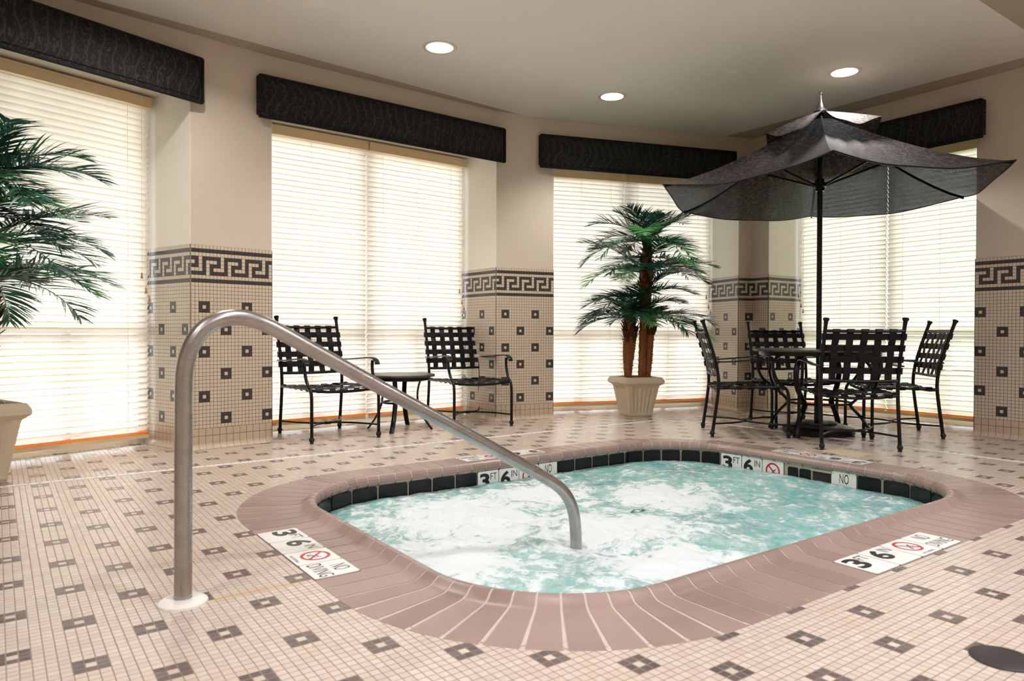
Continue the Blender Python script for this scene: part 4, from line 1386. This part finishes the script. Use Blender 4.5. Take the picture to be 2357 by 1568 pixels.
def make_pot(t, rz, hs):
    m = M(); H = 0.30; cs, sn = math.cos(rz), math.sin(rz)
    def ring(h, z, flute=0.0):
        out = []
        nf = 7
        for (sx, sy, ex, ey) in ((-1, -1, 1, -1), (1, -1, 1, 1), (1, 1, -1, 1), (-1, 1, -1, -1)):
            for k in range(nf * 2):
                f = k / (nf * 2.0); x = (sx + (ex - sx) * f); y = (sy + (ey - sy) * f)
                rec = flute if (k % 2 == 1 and 1 < k < nf * 2 - 1) else 0.0
                if abs(y) == 1 and abs(x) <= 1 and (sy == ey): y = y * (1 - rec)
                elif sx == ex: x = x * (1 - rec)
                out.append((x * h * cs - y * h * sn, x * h * sn + y * h * cs, z * hs))
        return out
    rings = [ring(0.120, 0.0), ring(0.126, 0.012), ring(0.126, 0.03), ring(0.130, 0.05, 0.085), ring(0.172, 0.275, 0.085), ring(0.178, 0.295), ring(0.205, 0.312), ring(0.215, 0.322), ring(0.215, 0.345), ring(0.196, 0.375), ring(0.178, 0.378), ring(0.170, 0.355), ring(0.168, 0.31)]
    n = len(rings[0]); vs = [p for r in rings for p in r]
    fs = [(k * n + j, k * n + (j + 1) % n, (k + 1) * n + (j + 1) % n, (k + 1) * n + j) for k in range(len(rings) - 1) for j in range(n)]
    fs.append(tuple(range(n - 1, -1, -1)))
    m.add(vs, fs)
    m.build('planter', 'pot', t, True, 18)['label'] = 'square cream fluted planter'
    s = M(); g = 12; vs = []
    for i in range(g + 1):
        for j in range(g + 1):
            x = -0.166 + 0.332 * i / g; y = -0.166 + 0.332 * j / g
            vs.append((x * cs - y * sn, x * sn + y * cs, 0.352 * hs + 0.015 * noise.noise(Vector((x * 20, y * 20, 1))) + 0.012 * (1 - max(abs(x), abs(y)) / 0.17)))
    s.add(vs, [(i * (g + 1) + j, (i + 1) * (g + 1) + j, (i + 1) * (g + 1) + j + 1, i * (g + 1) + j + 1) for i in range(g) for j in range(g)])
    rnd = random.Random(5)
    for k in range(70):
        a = rnd.uniform(0, 2 * PI); r = rnd.uniform(0.02, 0.16); x, y = r * math.cos(a), r * math.sin(a); h = rnd.uniform(0.01, 0.035)
        q = rnd.uniform(0, 6.28); L = rnd.uniform(0.03, 0.07)
        zz = 0.352 * hs
        s.tube([(x, y, zz + 0.003), (x + L * .5 * math.cos(q), y + L * .5 * math.sin(q), zz + 0.008 + h), (x + L * math.cos(q + .6), y + L * math.sin(q + .6), zz + 0.005)], 0.0014, 4)
    s.build('moss', 'soil', t, True)


def trunk(t, p0, p1, r0, r1, husk_z, seed):
    rnd = random.Random(seed); m = M()
    P = curve_pts([p0, ((p0[0] * .65 + p1[0] * .35) + rnd.uniform(-.012, .012), (p0[1] * .65 + p1[1] * .35), p0[2] * .65 + p1[2] * .35), ((p0[0] * .3 + p1[0] * .7), (p0[1] * .3 + p1[1] * .7) + rnd.uniform(-.012, .012), p0[2] * .3 + p1[2] * .7), p1], 22)
    n = len(P)
    rs = [(r0 + (r1 - r0) * min(1.0, max(0.0, (P[k].z - husk_z + 0.35) / 0.35)) - (r1 * 0.45 * max(0.0, (P[k].z - husk_z - 0.16) / 0.3) if P[k].z > husk_z + 0.16 else 0)) * (1 + 0.07 * math.sin(k * 2.4)) for k in range(n)]
    m.tube(P, rs, 12)
    for k in range(2, n - 2, 2):                    # cut stubs of old fronds
        for q in range(3):
            a = rnd.uniform(0, 2 * PI); d = Vector((math.cos(a), math.sin(a), 0)); b = P[k] + d * rs[k] * 0.9
            m.tube([b, b + d * 0.012 + Vector((0, 0, 0.012))], [0.006, 0.002], 5)
    o = m.build('trunk', 'bark', t, True, 60)
    h = M()                                        # fibrous husk under the crown
    for k in range(n):
        if P[k].z < husk_z or k % 3: continue
        for q in range(5):
            a = 2 * PI * q / 5 + k * 0.7 + rnd.uniform(-.3, .3); d = Vector((math.cos(a), math.sin(a), 0)); tg = Vector((-d.y, d.x, 0))
            b = P[k] + d * rs[k] * 0.85
            L = rnd.uniform(0.05, 0.09)
            path = [b, b + d * 0.012 + Vector((0, 0, L * .5)), b + d * (0.018 + rnd.uniform(0, .02)) + Vector((0, 0, L)), b + d * 0.045 + Vector((0, 0, L * 1.12))]
            h.ribbon(path, [tg * w for w in (0.026, 0.022, 0.012, 0.002)], 0, 0.003)
    if h.v: h.build('husk', 'husk', o, True, 60)
    return P


def make_palm(label, loc, rz_pot, seed, spec):
    t = thing('potted_palm', label, 'plant', loc, 0, 'potted palms in cream planters')
    make_pot(t, rz_pot, spec['tall'])
    mats = ['leaf_dark', 'leaf_mid', 'leaf_light', 'leaf_dark']
    for ti, (p0, p1, r0, r1, hz) in enumerate(spec['trunks']): trunk(t, p0, p1, r0, r1, hz, seed + ti)
    for k, (o, az, el, L, mt, dr) in enumerate(spec['fronds']): frond(t, o, az, el, L, mats[mt], seed * 100 + k, dr)
    return t


def build_palms():
    def crown(c, n, L, a0, e0, e1, dr, seed, back, mset=(0, 1, 2, 3), reach=0.34):
        """fronds all round; those leaning to the window (azimuth back) stay short of the blind"""
        rnd = random.Random(seed); out = []
        for k in range(n):
            az = a0 + 360.0 * k / n + rnd.uniform(-22, 22); l = L * rnd.uniform(0.85, 1.12); el = rnd.uniform(e0, e1)
            cb = math.cos(R(az - back)) * 0.85
            if cb > 0.05: l = min(l, max(0.30, reach / cb))
            if back > 90 and 130 < az % 360 < 250: l = min(l, 0.45)
            out.append((c, az, el, l, mset[rnd.randrange(len(mset))], dr * rnd.uniform(0.85, 1.2)))
        return out
    tall = (0.10, -0.06, 1.79); lowl = (-0.035, 0.05, 1.0); lowr = (0.13, -0.10, 1.0); mid = (0.085, -0.05, 1.46)
    bk = 71.4
    fr = (crown(tall, 12, 0.74, 10, -5, 45, 0.72, 11, bk, (0, 1, 2, 1)) + crown(tall, 5, 0.46, 40, 40, 70, 0.5, 12, bk, (0, 1, 0)) + crown((0.095, -0.055, 1.62), 6, 0.62, 0, -5, 35, 0.7, 17, bk, (0, 1, 0, 2)) + crown(mid, 11, 0.68, 25, 0, 45, 0.72, 13, bk, (0, 1, 0, 2, 0))
          + crown(lowl, 11, 0.60, 0, 5, 55, 0.8, 14, bk) + crown(lowr, 11, 0.62, 20, 0, 45, 0.8, 15, bk, (0, 0, 1, 2)) + crown((0.05, 0, 1.22), 8, 0.62, 50, 0, 50, 0.7, 16, bk, (0, 1)))
    make_palm('potted palm with three trunks in front of the third window', (5.13, 3.09, 0), R(-18.6), 3, dict(tall=1.06,
        trunks=[((0.06, -0.03, 0.34), (0.10, -0.06, 1.83), 0.043, 0.070, 1.30), ((-0.06, 0.05, 0.34), (-0.035, 0.05, 1.02), 0.034, 0.066, 0.70), ((0.10, -0.07, 0.34), (0.13, -0.10, 1.02), 0.028, 0.040, 0.80)],
        fronds=fr))
    bk = 108.5
    fl = (crown((0, 0, 1.68), 13, 0.66, 15, 0, 50, 0.75, 21, bk) + crown((0, 0, 1.68), 5, 0.46, 40, 45, 75, 0.5, 22, bk, (0, 1)) + crown((0.0, 0, 1.5), 8, 0.6, 20, 0, 40, 0.75, 26, bk, (1, 2, 0)) + crown((0.02, 0, 1.34), 13, 0.72, 5, 0, 40, 0.7, 23, bk)
          + crown((0.05, 0.02, 1.16), 14, 0.66, 30, -5, 35, 0.8, 24, bk, (0, 1, 2, 1)) + crown((-0.1, -0.03, 1.05), 6, 0.5, 200, 0, 35, 0.6, 25, bk))
    make_palm('large potted palm cut off by the left photo edge, before the leftmost window', (-0.30, 2.93, 0), R(18.5), 4, dict(tall=1.17,
        trunks=[((0.0, 0.0, 0.34), (0.0, 0.0, 1.70), 0.043, 0.070, 1.30), ((0.06, 0.02, 0.34), (0.05, 0.02, 1.14), 0.034, 0.066, 0.8), ((-0.08, -0.03, 0.34), (-0.10, -0.03, 1.02), 0.028, 0.04, 0.75)],
        fronds=fl))


# ---------------------------------------------------------------- outside
def build_outside():
    g = M().box((2.5, 9.0, -0.12), (40, 8.8, 0.1), 0); g.box((14.2, 0, -0.12), (13, 60, 0.1), 1); g.box((2.5, 30, -0.12), (40, 33, 0.1), 1); g.box((-14, 0, -0.12), (18, 60, 0.1), 1)
    structure(g.build('ground_outside', ['paving', 'lawn']))
    # unseen slab added above the leftmost window to shade its upper blind
    a = w1L + nrm(A0) * (TH + 0.02) - dirv(A0) * 1.0; b = p1L + nrm(A0) * (TH + 0.02) - dirv(A0) * 0.05
    structure(M().prism(pl(a, b, b + nrm(A0) * 1.9, a + nrm(A0) * 1.9), 2.85, 3.0).build('added_shade_slab', 'white_paint'))


build_room()
build_floor()
build_windows()
build_tub()
build_water()
build_signs()
build_handrail()
build_fittings()
build_chairs()
build_tables()
build_umbrella()
build_palms()
build_outside()
